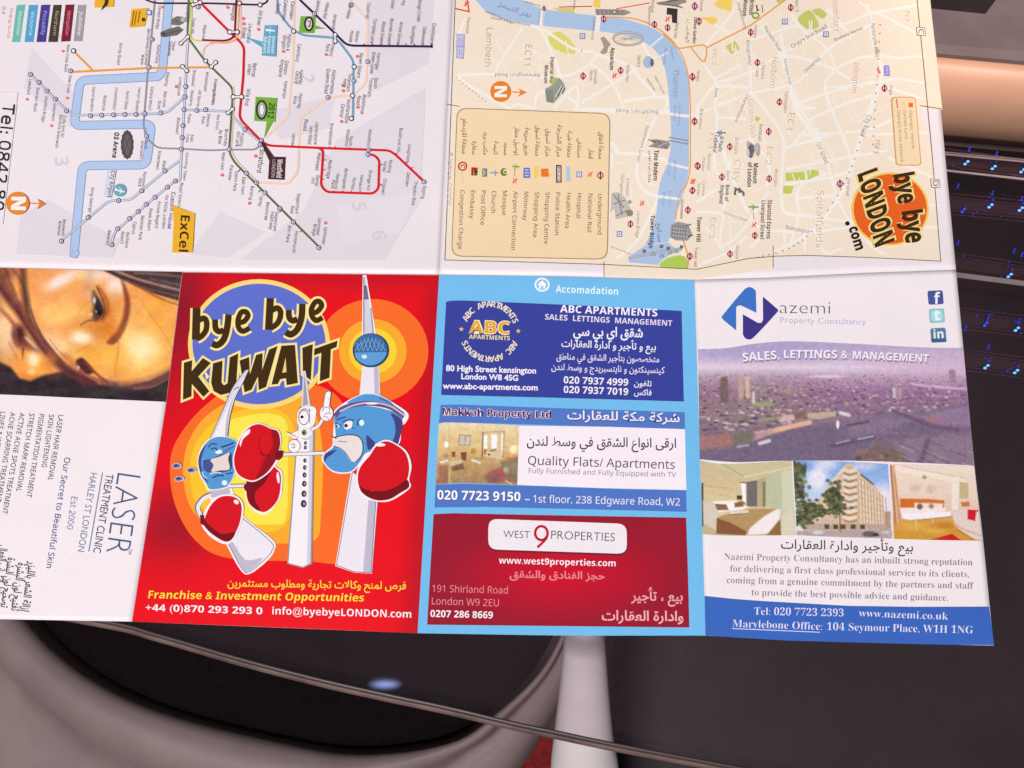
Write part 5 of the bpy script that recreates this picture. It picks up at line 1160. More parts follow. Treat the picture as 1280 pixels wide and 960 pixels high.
g.build('brown brush lettering with a cream outline')

WH, WG, OUT = (230, 224, 232), (186, 182, 198), (96, 84, 112)
g = Print('tower_shaft', p_cover, 15); g.view(200, 340, 3.5556)
g.line([(890, 548), (905, 405), (970, 405), (974, 548)], 8, WH); g.poly([(890, 552), (905, 400), (970, 400), (974, 552)], WH); g.up(); g.poly([(950, 402), (970, 402), (974, 552), (954, 552)], WG)
g.poly([(901, 14), (917, 14), (962, 284), (898, 284)], (236, 230, 236)); g.up(); g.poly([(906, 22), (914, 22), (952, 280), (906, 280)], (206, 204, 214)); g.up(); g.poly([(906, 60), (919, 60), (928, 122), (906, 122)], (112, 104, 128)); g.poly([(934, 160), (940, 160), (952, 278), (944, 278)], (160, 158, 176)); g.line([(906, 22), (906, 280)], 4, OUT)
g.disc(937, 348, 81, (44, 66, 108), 76, 40); g.up().disc(934, 345, 75, (62, 104, 160), 70, 40); g.up().poly(ellipse(934, 345, 75, 70, 24, 0, 0.15, 2.95), (92, 154, 208)); g.up()
for k in range(-3, 4):
    x = k * 21; hh = 62 * math.sqrt(max(0, 1 - (x / 76) ** 2))
    g.line([(934 + x * .8 - 9, 345 - hh * .86), (934 + x * .95 + 9, 350)], 2.2, (134, 180, 216)); g.line([(934 + x * .8 + 9, 345 - hh * .86), (934 + x * .95 - 9, 350)], 2.2, (134, 180, 216))
g.up(); g.disc(908, 376, 12, (206, 228, 240), 9); g.curve([(862, 330), (868, 385), (905, 412)], 5, (46, 60, 104))
g.cut('tower_spire')
g.view(160, 500, 3.2)
g.poly([(893, 282), (1000, 380), (975, 694), (905, 690), (829, 664)], (236, 230, 236)); g.up(); g.poly([(898, 286), (992, 390), (972, 690), (905, 686), (834, 661)], WH); g.up(); g.poly([(962, 400), (992, 402), (972, 690), (940, 690)], WG)
g.line([(898, 286), (834, 661), (905, 687), (972, 691)], 2.6, OUT); g.line([(992, 400), (972, 691)], 2.6, OUT)
g.build()
g = Print('helmeted_head', p_cover, 22); g.view(340, 460, 5.332)
g.smooth([(590, 178), (650, 168), (720, 182), (790, 220), (905, 300), (895, 360), (862, 395), (850, 500), (760, 560), (600, 640), (540, 690), (480, 705), (400, 690), (335, 620), (345, 570), (400, 520), (405, 470), (415, 330), (420, 280), (500, 220)], (240, 234, 238)); g.up()
B1, B2 = (84, 150, 208), (66, 66, 126)
g.smooth([(500, 235), (590, 182), (650, 174), (715, 186), (790, 225), (800, 260), (650, 240)], B1); g.up()
g.smooth([(425, 300), (560, 255), (700, 262), (850, 310), (868, 370), (850, 470), (800, 540), (640, 560), (590, 620), (540, 680), (480, 696), (400, 680), (345, 620), (352, 575), (410, 525), (425, 470), (420, 400), (415, 350)], B1); g.up()
g.poly(smooth([(800, 300), (868, 350), (858, 440), (838, 510), (820, 520)], 4) + smooth([(800, 500), (822, 430), (816, 360), (790, 305)], 4), B2)
g.poly(smooth([(350, 580), (375, 560), (430, 545), (400, 575), (365, 600), (350, 632)], 4, True), B2); g.smooth([(630, 450), (670, 480), (690, 510), (640, 545)], B2)
g.curve([(420, 322), (470, 270), (580, 240), (680, 238), (790, 262), (880, 325)], 32, (106, 78, 128)); g.up(); g.curve([(450, 290), (560, 244), (680, 232), (790, 255), (885, 318)], 11, (200, 184, 206)); g.up(); g.disc(665, 237, 40, (246, 240, 244), 6); g.curve([(715, 200), (790, 235), (880, 300)], 5, B2)
g.smooth([(425, 468), (500, 448), (570, 455), (600, 500), (598, 570), (560, 622), (520, 615), (480, 560), (420, 520), (400, 520)], (228, 218, 216)); g.up(); g.curve([(418, 462), (500, 446), (572, 455), (604, 500), (600, 572), (560, 625)], 6, (60, 44, 70)); g.curve([(410, 520), (470, 545), (525, 615)], 5, B2); g.curve([(440, 488), (500, 492)], 4, B2)
g.smooth([(480, 372), (510, 352), (535, 358), (530, 395), (500, 410), (482, 400)], (238, 232, 236)); g.smooth([(428, 385), (442, 370), (450, 380), (440, 400)], (236, 230, 236)); g.up(); g.disc(493, 384, 12, (60, 24, 40), n=12); g.disc(433, 388, 7, (60, 24, 40), n=10)
g.curve([(470, 362), (510, 345), (545, 350)], 8, B2); g.line([(430, 345), (490, 325)], 9, B2); g.line([(420, 368), (460, 380)], 6, B2); g.curve([(535, 405), (550, 400)], 5, B2); g.disc(598, 365, 17, (226, 240, 246), 20); g.curve([(570, 385), (572, 355), (590, 335)], 7, B2); g.line([(395, 455), (430, 470)], 6, (60, 44, 70))
g.build()
g = Print('small_tower', p_cover, 19); g.view(160, 500, 3.2)
g.poly([(683, 30), (748, 30), (737, 655), (700, 672), (636, 655)], (150, 140, 150)); g.up(); g.poly([(688, 34), (742, 34), (730, 652), (700, 667), (642, 652)], (238, 232, 236)); g.up(); g.poly([(728, 34), (742, 34), (730, 652), (716, 660)], (206, 202, 214))
for y, r in [(172, 6), (190, 6.5), (242, 7), (270, 7.5), (300, 8.5), (335, 9.5), (375, 10.5), (415, 12)]: x = 710 - (y - 172) * 0.03; g.disc(x, y, r, (52, 40, 48), r * 1.25, 14); g.disc(x + 2, y, r * .5, (150, 140, 150), r * .6, 8, dl=1)
g.poly([(620, 210), (790, 204), (790, 220), (620, 226)], (150, 140, 150)); g.up(); g.poly([(620, 213), (790, 207), (790, 217), (620, 223)], (236, 228, 232)); g.up()
g.view(340, 460, 5.332)
g.poly([(206, 20), (224, 20), (258, 262), (198, 262)], (214, 210, 220)); g.up(); g.poly([(214, 40), (222, 90), (240, 240), (206, 255)], (160, 156, 168)); g.up()
g.smooth([(170, 310), (190, 270), (240, 255), (290, 265), (292, 320), (270, 385), (180, 385)], (240, 235, 238)); g.ring(212, 330, 34, 5, (80, 70, 80), 48, 24); g.up(); g.disc(200, 326, 11, (40, 30, 36), n=12); g.line([(250, 270), (252, 370)], 4, (120, 110, 120)); g.curve([(180, 300), (215, 272), (255, 290)], 7, (140, 132, 142))
g.smooth([(190, 410), (225, 400), (265, 420), (255, 470), (210, 480), (190, 455)], (236, 230, 234)); g.up(); g.disc(214, 430, 17, (96, 140, 60), 20, 14); g.disc(210, 432, 8, (60, 50, 40), n=10); g.curve([(200, 470), (235, 474), (258, 455)], 4, (110, 100, 108))
g.rrect([(355, 155), (398, 148), (385, 260), (338, 255)], 22, (120, 110, 120)); g.disc(362, 302, 47, (120, 110, 120), 54, 22); g.curve([(270, 410), (310, 385), (335, 345)], 22, (150, 142, 150)); g.up(); g.rrect([(358, 160), (393, 154), (380, 262), (343, 258)], 18, (240, 235, 238)); g.disc(362, 302, 43, (240, 235, 238), 50, 22); g.curve([(268, 410), (310, 385), (335, 345)], 16, (236, 230, 234)); g.up()
g.curve([(335, 290), (350, 262), (385, 270), (380, 295)], 4, (100, 92, 102)); g.curve([(345, 315), (370, 300), (395, 305)], 4, (100, 92, 102)); g.curve([(340, 325), (365, 325), (378, 345)], 4, (130, 122, 132)); g.line([(372, 205), (388, 208)], 3, (150, 140, 150))
g.poly([(92, 425), (130, 440), (185, 412), (165, 470), (130, 465)], (240, 235, 238)); g.disc(148, 520, 42, (130, 120, 130), 46, 20); g.up(); g.disc(148, 520, 38, (240, 235, 238), 42, 20); g.up(); g.curve([(125, 515), (145, 505), (150, 530), (130, 530)], 5, (120, 112, 120)); g.line([(135, 445), (160, 455)], 6, (196, 120, 90)); g.line([(92, 425), (130, 440), (128, 470)], 3, (130, 120, 130))
g.build()
g = Print('bent_tower', p_cover, 19); g.view(160, 500, 3.2)
g.smooth([(330, 375), (405, 340), (460, 460), (580, 560), (586, 600), (560, 640), (490, 694), (450, 680), (390, 570), (350, 470)], (238, 232, 238)); g.up()
g.smooth([(338, 375), (400, 350), (455, 470), (572, 568), (576, 600), (550, 635), (486, 686), (456, 674), (400, 570), (356, 470)], WH); g.up(); g.poly(smooth([(420, 570), (470, 640), (540, 632), (486, 684), (458, 674), (404, 575)], 3, True), WG)
g.curve([(455, 470), (572, 568), (576, 602), (550, 636), (486, 687), (456, 675), (400, 572)], 2.6, OUT); g.curve([(295, 470), (276, 430), (300, 392), (335, 375)], 20, (130, 120, 130)); g.up(); g.curve([(295, 470), (280, 430), (302, 396), (335, 379)], 15, WH); g.poly([(328, 366), (400, 345), (410, 372), (335, 392)], WG)
g.line([(400, 345), (475, 342)], 16, (140, 130, 140)); g.up(); g.line([(400, 345), (475, 342)], 10, WH)
g.view(200, 340, 3.5556)
spire = smooth([(396, 432), (370, 490), (335, 560), (312, 640), (300, 735)], 5) + smooth([(222, 740), (245, 690), (285, 600), (322, 515), (376, 440)], 5)
g.poly(spire, (214, 208, 222)); g.up(); g.poly(smooth([(376, 470), (352, 520), (318, 600), (296, 680), (290, 735)], 5) + smooth([(236, 738), (258, 690), (300, 600), (335, 530), (362, 480)], 5), (236, 230, 236)); g.poly(smooth([(380, 455), (352, 512), (318, 590), (304, 655), (300, 736)], 5) + smooth([(288, 735), (296, 650), (312, 590), (345, 520)], 5), (180, 176, 196)); g.line([(352, 510), (330, 522)], 4, OUT)
g.line(spire, 3, OUT)
g.view(200, 480, 6.4)
g.smooth([(300, 620), (320, 530), (385, 445), (470, 416), (570, 430), (625, 470), (625, 560), (600, 720), (560, 800), (520, 835), (400, 850), (360, 800), (315, 720)], (240, 234, 238)); g.up(); g.smooth([(306, 620), (328, 535), (390, 452), (470, 422), (565, 435), (618, 472), (618, 560), (592, 720), (552, 798), (516, 828), (404, 842), (368, 795), (322, 715)], (86, 148, 204)); g.up()
g.poly(smooth([(306, 620), (328, 535), (372, 480), (340, 560), (328, 640), (350, 720), (385, 790), (330, 725)], 4, True), (70, 72, 132)); g.smooth([(345, 620), (400, 600), (480, 570), (560, 545), (575, 600), (560, 690), (420, 706), (370, 700)], (56, 60, 110)); g.up(); g.smooth([(345, 640), (395, 605), (430, 640), (425, 690), (390, 705), (355, 690)], (66, 84, 140)); g.smooth([(405, 605), (480, 580), (556, 548), (545, 600), (556, 680), (480, 692), (412, 702), (428, 650)], (226, 208, 202)); g.up()
g.curve([(385, 505), (415, 478), (455, 485)], 9, (50, 46, 92)); g.curve([(405, 525), (440, 512), (460, 535)], 8, (50, 46, 92)); g.curve([(490, 505), (540, 490), (590, 470)], 11, (50, 46, 92)); g.curve([(470, 560), (520, 535), (590, 500)], 7, (60, 80, 140)); g.smooth([(440, 545), (480, 525), (500, 545), (465, 560)], (226, 238, 246)); g.curve([(420, 750), (470, 730), (510, 735)], 12, (54, 66, 124)); g.curve([(400, 720), (440, 708), (490, 712)], 8, (210, 226, 240)); g.disc(516, 790, 22, (226, 238, 246), 20); g.curve([(335, 700), (350, 735), (375, 755)], 10, (190, 212, 234)); g.line([(530, 720), (580, 710)], 10, (54, 66, 124))
for x, y, a in [(135, 655, -.05), (252, 690, -.05), (155, 758, -.1)]: g.disc(x, y, 40, (196, 190, 206), 23, 18, a); g.up(); g.disc(x - 4, y, 30, (90, 104, 156), 16, 16, a); g.up(); g.disc(x - 8, y - 3, 14, (52, 56, 100), 8, 10, a); g.lay -= 2
g.build()
g = Print('boxing_glove', p_cover, 27)
GR, GD, GS = (208, 22, 34), (118, 18, 28), (160, 20, 30)
g.view(200, 480, 6.4)
g.smooth([(680, 800), (690, 930), (750, 1010), (850, 1040), (960, 920), (980, 800), (975, 700), (930, 660), (900, 600), (700, 780)], (240, 232, 236)); g.up(); g.smooth([(690, 800), (700, 930), (755, 995), (845, 1022), (940, 930), (966, 800), (962, 715), (920, 668), (880, 640), (720, 770)], GR); g.up()
g.poly(smooth([(690, 790), (705, 920), (760, 1000), (800, 1005), (760, 930), (765, 860), (830, 800), (880, 690), (720, 760)], 4, True), GD); g.smooth([(670, 815), (700, 790), (730, 815), (710, 860), (680, 850)], GD); g.disc(945, 750, 11, (238, 232, 232), 46, 16, -.12)
g.cut('boxing_glove'); g.up(); g.smooth([(582, 620), (600, 520), (650, 400), (720, 330), (800, 312), (880, 345), (950, 370), (972, 450), (962, 520), (990, 550), (960, 600), (930, 640), (860, 720), (760, 780), (680, 770), (610, 720)], (240, 232, 236)); g.up(); g.smooth([(592, 620), (610, 520), (660, 405), (725, 340), (800, 322), (880, 355), (942, 380), (962, 455), (950, 530), (920, 620), (850, 712), (760, 768), (685, 760), (618, 712)], GR); g.up()
g.poly(smooth([(955, 420), (962, 470), (950, 535), (920, 622), (850, 714), (760, 768), (800, 700), (830, 620), (880, 540), (905, 460), (890, 370), (940, 382)], 4, True), (150, 20, 32)); g.smooth([(940, 535), (985, 540), (978, 585), (945, 610), (920, 590)], GD); g.up()
g.ring(850, 480, 58, 7, (180, 20, 30), 95, 20); g.curve([(800, 550), (850, 575), (890, 540)], 9, GD); g.curve([(790, 430), (800, 520), (840, 570)], 7, (176, 18, 28)); g.curve([(840, 560), (810, 640), (770, 740)], 6, (176, 18, 28)); g.smooth([(718, 362), (715, 395), (665, 440), (645, 500), (638, 470), (660, 410), (690, 375)], (242, 236, 236))
g.cut('boxing_glove'); g.view(160, 500, 3.2)
g.smooth([(298, 465), (325, 415), (370, 380), (430, 382), (462, 420), (452, 500), (405, 575), (340, 555), (296, 505)], (240, 232, 236)); g.up(); g.smooth([(308, 470), (332, 420), (372, 387), (425, 388), (454, 422), (444, 500), (402, 566), (345, 543), (305, 500)], GR); g.up(); g.poly(smooth([(305, 480), (330, 505), (375, 535), (428, 530), (402, 566), (345, 543), (306, 505)], 4, True), GD); g.poly([(288, 460), (305, 460), (308, 505), (290, 495)], GD); g.disc(433, 408, 11, (244, 238, 238), 8, 14, .6)
g.cut('boxing_glove'); g.view(340, 460, 5.332)
g.smooth([(562, 720), (580, 650), (640, 580), (690, 510), (760, 478), (830, 505), (900, 560), (930, 650), (915, 740), (925, 790), (870, 840), (780, 888), (690, 888), (600, 850), (570, 790)], (240, 232, 236)); g.up(); g.smooth([(572, 720), (592, 655), (650, 585), (700, 515), (760, 488), (825, 512), (888, 565), (914, 650), (902, 740), (860, 800), (780, 870), (690, 878), (610, 840), (580, 790)], GR); g.up()
g.poly(smooth([(575, 740), (590, 790), (650, 815), (740, 820), (830, 790), (895, 745), (915, 770), (908, 800), (860, 830), (780, 876), (690, 880), (612, 842), (582, 792)], 4, True), GD); g.disc(720, 512, 36, (244, 238, 238), 11)
g.build()
g = Print('cover_lettering', p_cover, 12); g.view(160, 500, 3.2)
YT = (252, 214, 66)
g.text('فرص لمنح وكالات تجارية ومطلوب مستثمرين', 398, 745, 1112, 757, 30, YT, ar=True, off=0.014)
g.text('Franchise & Investment Opportunities', 80, 793, 942, 806, 30, YT, 'b', shear=0.14)
g.text('+44 (0)870 293 293 0', 70, 843, 537, 857, 27, (246, 236, 240), 'b'); g.text('info@byebyeLONDON.com', 577, 857, 1133, 871, 29, (246, 236, 240), 'b', off=-0.006)
g.build()

# ================================================================== PRINT: accommodation panel
g = Print('blue_ground', p_accom, 1); g.view(0, 0, 1)
g.poly([(549, 344), (700, 346), (868, 350.4), (882, 794.5), (705, 794.5), (522, 791.5)], (112, 184, 230))
g.build()
NV, BB = (56, 66, 150), (84, 118, 192)
g = Print('heading', p_accom, 3); g.view(530, 340, 3.657)
g.disc(540, 58, 35, (232, 240, 246), 32, 32); g.up().disc(540, 58, 27, (128, 186, 228), 24, 28); g.up(); g.poly([(540, 38), (562, 58), (555, 58), (555, 76), (525, 76), (525, 58), (518, 58)], (236, 243, 248)); g.up(); g.poly([(534, 64), (546, 64), (546, 77), (534, 77)], (150, 196, 230))
g.text('Accomadation', 602, 93, 887, 104, 31, (226, 240, 248), 'b', space=1.05)
g.build()
g = Print('first_advertisement', p_accom, 3); g.view(530, 340, 3.657)
g.poly([(101, 136), (125, 131), (180, 130), (700, 152), (1178, 178), (1183, 400), (1188, 592), (600, 575), (78, 562), (90, 340)], NV); g.up()
WT = (242, 236, 244); GO = (236, 192, 88)
g.arc_text('ABC APARTMENTS', 301, 272, 112, -66, 72, 27, (232, 216, 190)); g.arc_text('ABC APARTMENTS', 301, 272, 112, 112, 250, 27, (232, 216, 190))
g.text('ABC', 203, 279, 394, 284, 56, (246, 226, 170), 'b', off=0.045); g.up(); g.text('ABC', 205, 278, 392, 283, 54, (226, 162, 44), 'b'); g.text('APARTMENTS', 205, 305, 392, 312, 19, (240, 214, 150), 'b')
for x, y in [(171, 261), (431, 270)]: g.poly([(x + (12 if k % 2 == 0 else 5) * math.sin(k * math.pi / 5), y - (12 if k % 2 == 0 else 5) * math.cos(k * math.pi / 5)) for k in range(10)], GO)
g.text('80 High Street kensington', 100, 452, 512, 464, 27, WT, 'g', off=0.026); g.text('London W8 4SG', 170, 489, 430, 497, 26, WT, 'g', off=0.026); g.text('www.abc-apartments.com', 85, 533, 520, 541, 27, WT, 'g', off=0.026)
g.text('ABC APARTMENTS', 622, 184, 1066, 203, 33, WT, 'b'); g.text('SALES  LETTINGS  MANAGEMENT', 553, 217, 1134, 247, 25, (226, 214, 226), 'b')
g.text('شقق اي بي سي', 682, 290, 1000, 298, 42, WT, ar=True, off=0.022); g.text('بيع و تأجير و ادارة العقارات', 628, 341, 1060, 358, 32, WT, ar=True, off=0.014)
g.text('متخصصون بتأجير الشقق في مناطق', 605, 399, 1075, 413, 29, (226, 218, 234), ar=True, off=0.014); g.text('كينسينكتون و نايتسبريدج و وسط لندن', 582, 447, 1100, 463, 29, (226, 218, 234), ar=True, off=0.014)
g.text('020 7937 4999', 638, 508, 933, 520, 31, WT, 'b'); g.text('تلفون', 960, 520, 1040, 523, 26, WT, ar=True, off=0.014); g.text('020 7937 7019', 638, 552, 933, 563, 31, WT, 'b'); g.text('فاكس', 960, 561, 1040, 564, 26, WT, ar=True, off=0.014)
g.build()
g = Print('second_advertisement', p_accom, 3); g.view(530, 340, 3.657)
g.poly([(76, 608), (160, 606), (600, 622), (1192, 641), (1193, 719), (700, 704), (180, 688), (68, 693)], BB)
g.view(0, 0, 1); g.poly([(647, 532), (760, 533.5), (856, 536.4), (858, 612.5), (750, 610), (645, 606)], (240, 230, 237))
g.view(520, 560, 3.459); g.poly([(85, 159), (200, 155), (440, 162), (900, 178), (1168, 183), (1170, 276), (700, 264), (300, 255), (80, 257)], (80, 116, 192)); g.up()
g.view(530, 340, 3.657)
g.text('Makkah Property Ltd', 85, 653, 580, 668, 31, (240, 228, 238), 'b', off=0.04); g.up(); g.text('Makkah Property Ltd', 85, 653, 580, 668, 31, (92, 14, 50), 'b')
g.text('شركة مكة للعقارات', 655, 674, 1168, 688, 40, (50, 56, 110), ar=True, off=0.045); g.up(); g.text('شركة مكة للعقارات', 655, 672, 1168, 686, 40, (240, 234, 244), ar=True, off=0.016)
g.text('ارقى انواع الشقق في وسط لندن', 470, 793, 1152, 803, 42, (52, 46, 52), ar=True, off=0.012)
g.view(520, 560, 3.459)
g.text('Quality Flats/ Apartments', 484, 72, 1119, 91, 37, (70, 62, 68)); g.text('Fully Furnished and Fully Equipped with TV', 487, 108, 1124, 126, 21, (136, 128, 136))
g.text('020 7723 9150', 93, 223, 452, 231, 40, (46, 50, 92), 'b', off=0.03); g.up(); g.text('020 7723 9150', 92, 222, 451, 230, 39, (246, 240, 246), 'b', off=0.006); g.text('- ', 470, 232, 492, 233, 30, (240, 234, 244), 'b'); g.text('1st floor, 238 Edgware Road, W2', 507, 235, 1141, 249, 31, (236, 230, 244), off=0.012)
g.build()
f = Picture([(548.6, 529.5), (560, 528), (600, 529.3), (649, 531.8)], [(544.4, 605.5), (570, 603.8), (610, 604.6), (646.6, 606.3)], 540, 520, 9.6, 96, 74, (206, 180, 128))
f.vgrad([(80, (232, 214, 180)), (200, (224, 200, 150)), (420, (212, 180, 122)), (560, (190, 156, 104)), (800, (166, 132, 96))])
f.poly([(600, 190), (870, 180), (860, 480), (610, 480)], (214, 190, 142), .9, 8); f.poly([(620, 230), (665, 228), (660, 390), (620, 392)], (248, 242, 236), 1, 6); f.poly([(715, 220), (785, 218), (780, 390), (712, 392)], (244, 240, 244), 1, 6); f.poly([(830, 215), (862, 210), (855, 470), (835, 470)], (246, 240, 230), 1, 6); f.stroke([(614, 195), (602, 490)], 14, (86, 62, 46), .9, 8, False); f.stroke([(866, 180), (852, 490)], 10, (120, 92, 66), .8, 8, False); f.stroke([(610, 195), (870, 180)], 10, (170, 140, 96), .8, 8, False)
f.poly([(325, 220), (470, 232), (462, 358), (320, 350)], (140, 128, 112), 1, 5); f.poly([(335, 232), (460, 243), (453, 347), (331, 340)], (206, 192, 172), 1, 5); f.stroke([(400, 235), (396, 345)], 6, (150, 136, 118), .9, 4, False); f.poly([(470, 392), (525, 385), (520, 450), (466, 455)], (184, 130, 66), .9, 8)
f.stroke([(205, 120), (215, 810)], 10, (196, 168, 120), .8, 8, False); f.blob(175, 345, 28, 38, (250, 246, 244), 1, .5)
for q in ([(235, 425), (282, 430), (282, 495), (238, 490)], [(345, 435), (415, 435), (410, 540), (352, 520)]): f.poly(q, (136, 62, 58), .95, 8)
f.poly([(200, 560), (360, 520), (370, 560), (230, 605)], (212, 190, 150), .9, 10); f.poly([(225, 610), (370, 560), (390, 640), (240, 660)], (112, 84, 70), .8, 14); f.stroke([(205, 600), (205, 800)], 14, (224, 196, 150), .8, 8, False); f.poly([(460, 535), (490, 515), (590, 555), (570, 575)], (236, 222, 200), .9, 8); f.poly([(620, 400), (660, 395), (650, 460), (620, 460)], (170, 86, 70), .9, 8); f.poly([(640, 430), (840, 450), (830, 520), (660, 490)], (220, 196, 170), .8, 12); f.stroke([(700, 420), (760, 405)], 14, (76, 84, 60), .9, 8, False); f.blob(685, 462, 14, 10, (46, 38, 34), 1, .5); f.poly([(520, 500), (640, 500), (620, 530), (520, 520)], (150, 140, 120), .7, 12)
f.blob(980, 400, 50, 50, (252, 236, 170), 1, .7); f.poly([(640, 720), (720, 650), (860, 600), (900, 700), (880, 800), (660, 790)], (160, 84, 78), .9, 40); f.poly([(660, 720), (780, 680), (860, 760), (700, 800)], (128, 92, 104), .7, 50); f.poly([(820, 560), (940, 500), (1030, 480), (1030, 800), (900, 790), (860, 660)], (128, 120, 96), .9, 30); f.blob(940, 510, 50, 24, (214, 120, 60), .8, .8); f.blob(890, 650, 34, 40, (176, 164, 160), .9, .8); f.blob(960, 740, 70, 60, (140, 110, 88), .8, .8); f.stroke([(890, 780), (960, 815)], 12, (236, 200, 180), .9, 8, False)
f.poly([(85, 600), (200, 590), (200, 800), (70, 800)], (150, 96, 82), .7, 30); f.poly([(80, 545), (195, 520), (195, 540), (120, 575)], (236, 226, 226), .9, 8); f.blob(170, 480, 30, 24, (150, 140, 120), .8, .8)
f.noise(1.3, 5, .8); f.noise(4, 5, .7); f.build('photo_print', p_accom, 5, 'sunlit living room photograph')

g = Print('third_advertisement', p_accom, 3); g.view(520, 560, 3.459)
q0 = [(76, 286), (160, 282), (640, 292), (1168, 301), (1176, 540), (1182, 776), (620, 770), (48, 764), (62, 520)]
g.poly(q0, (150, 26, 46)); g.up()
def glow(cx, cy, rx, ry, c0, c1, n=40, m=7):
    """Radial blend of two printed colours, part of the advertisement's artwork."""
    P, C, T = [(cx, cy)], [c0], []
    for k in range(1, m + 1):
        t = k / m
        for a in range(n): P.append((cx + rx * t * math.cos(2 * math.pi * a / n), cy + ry * t * math.sin(2 * math.pi * a / n))); C.append(tuple(np.array(c0) * (1 - t ** 1.3) + np.array(c1) * t ** 1.3))
    for a in range(n): T.append((0, 1 + a, 1 + (a + 1) % n))
    for k in range(m - 1):
        for a in range(n):
            i, j = 1 + k * n + a, 1 + k * n + (a + 1) % n; T += [(i, i + n, j), (j, i + n, j + n)]
    g.add(g.tr(P), T, np.array(C))
glow(615, 545, 520, 218, (202, 18, 44), (150, 26, 46)); g.up()
g.rrect([(312, 312), (914, 332), (916, 466), (310, 446)], 46, (120, 26, 42)); g.up()
g.rrect([(313, 306), (911, 328), (912, 458), (312, 438)], 40, (234, 226, 231)); g.up()
g.text('WEST', 377, 387, 492, 391, 32, (74, 78, 88), 'g', off=-0.008); g.text('PROPERTIES', 584, 393, 859, 404, 37, (74, 78, 88), 'g', off=-0.008)
g.ring(542, 368, 27, 11, (184, 22, 46), 30, 28); g.curve([(569, 372), (560, 395), (525, 430)], 11, (184, 22, 46))
g.text('www.west9properties.com', 358, 499, 863, 512, 27, (248, 236, 240), 'b', off=-0.004); g.text('حجز الفنادق والشقق', 405, 560, 816, 568, 32, (226, 140, 150), ar=True, off=0.016)
PK2 = (224, 134, 146)
g.text('191 Shirland Road', 70, 622, 397, 630, 30, PK2); g.text('London W9 2EU', 68, 676, 358, 685, 30, PK2); g.text('0207 286 8669', 62, 730, 332, 737, 29, (250, 238, 242), 'b')
g.text('بيع ، تأجير', 930, 658, 1153, 662, 42, (232, 160, 168), ar=True, off=0.02); g.text('وادارة العقارات', 803, 744, 1156, 748, 42, (236, 170, 178), ar=True, off=0.02)
g.build()

# ================================================================== PRINT: agency panel
g = Print('agency_logo', p_agent, 3); g.view(860, 340, 3.368)
LBL, LPU = (62, 112, 192), (64, 54, 132)
g.poly(smooth([(140, 190), (168, 155), (228, 84), (250, 65), (270, 66), (286, 80)], 4) + [(288, 172), (222, 140), (207, 143), (203, 152), (203, 246), (150, 203)], LBL)
g.poly([(315, 103)] + smooth([(315, 103), (365, 146), (379, 160), (368, 178), (290, 262), (262, 284), (240, 278), (231, 262)], 4) + [(231, 178), (296, 215), (310, 213), (316, 200)], LPU)
g.text('azemi', 386, 174, 598, 176, 54, (92, 78, 92), 'g', off=-0.018); g.text('Property Consultancy', 388, 214, 750, 222, 25, (184, 180, 204), 'g')
g.build('blue and purple diamond emblem with a white letter N')
g = Print('social_icons', p_agent, 3); g.view(860, 340, 3.368)
g.rrect([(1008, 79), (1072, 77), (1077, 135), (1013, 138)], 9, (74, 84, 150)); g.rrect([(1014, 156), (1078, 153), (1083, 212), (1018, 216)], 9, (138, 194, 198)); g.rrect([(1020, 238), (1084, 234), (1089, 295), (1025, 298)], 9, (84, 124, 156)); g.up()
g.text('f', 1036, 134, 1062, 134, 46, (238, 236, 244), 'b'); g.rrect([(1022, 163), (1070, 160), (1075, 205), (1026, 208)], 12, (170, 214, 216)); g.up().text('t', 1036, 202, 1062, 201, 42, (226, 240, 240), 'b', off=0.02); g.text('in', 1035, 280, 1076, 278, 36, (234, 238, 244), 'b')
g.poly([(1024, 282), (1087, 280), (1088, 294), (1026, 297)], (66, 98, 128))
g.build()
f = Picture([(872.5, 436.5), (905, 435.5), (950, 429), (995, 426.7), (1068, 429.8), (1157, 434.5), (1204, 435)], [(874.6, 574), (920, 577.6), (980, 576), (1070, 576), (1158, 579), (1217.6, 582)], 870, 430, 3.657, 300, 130, (150, 120, 150))
f.vgrad([(0, (176, 160, 196)), (60, (194, 176, 204)), (108, (218, 202, 216)), (150, (182, 154, 180)), (220, (150, 112, 146)), (330, (136, 112, 132)), (560, (118, 102, 124))])
f.blob(330, 40, 360, 40, (168, 158, 200), .8, 1); f.blob(1100, 90, 300, 60, (200, 172, 198), .7, 1.2)
my = np.clip((f.Y - 128) / 60, 0, 1)
f.blob(220, 280, 340, 120, (150, 128, 116), .45, 1.2)
rr = random.Random(3)
for _ in range(1000):
    y = 140 + 270 * rr.random() ** 1.1; x = rr.uniform(0, 1280); s = (y - 110) / 290
    if y > 330 and x > 560: continue
    c = rr.choice([(196, 172, 178), (104, 82, 102), (178, 152, 142), (122, 108, 120), (88, 70, 88), (208, 186, 180), (146, 106, 130), (112, 98, 118), (132, 136, 118) if x < 500 else (156, 118, 148)])
    f.blob(x, y, (4 + 15 * s) * rr.uniform(.4, 1), (2.2 + 5.5 * s) * rr.uniform(.5, 1.1), c, .8, .6, rr.uniform(-10, 4))
f.noise(1.15, 3, .6, my); f.noise(2.4, 5, .5, my)
for x, y0, y1, wd, c in [(128, 168, 255, 36, (116, 98, 92)), (205, 165, 240, 24, (190, 160, 150)), (235, 155, 238, 22, (206, 176, 156)), (303, 165, 225, 26, (150, 140, 134)), (262, 225, 270, 12, (226, 206, 206)), (906, 205, 240, 14, (214, 194, 200)), (930, 210, 246, 18, (176, 150, 164)), (1170, 130, 165, 30, (150, 124, 150))]:
    f.stroke([(x, y0), (x + 2, y1)], wd, c, .9, 8, False)
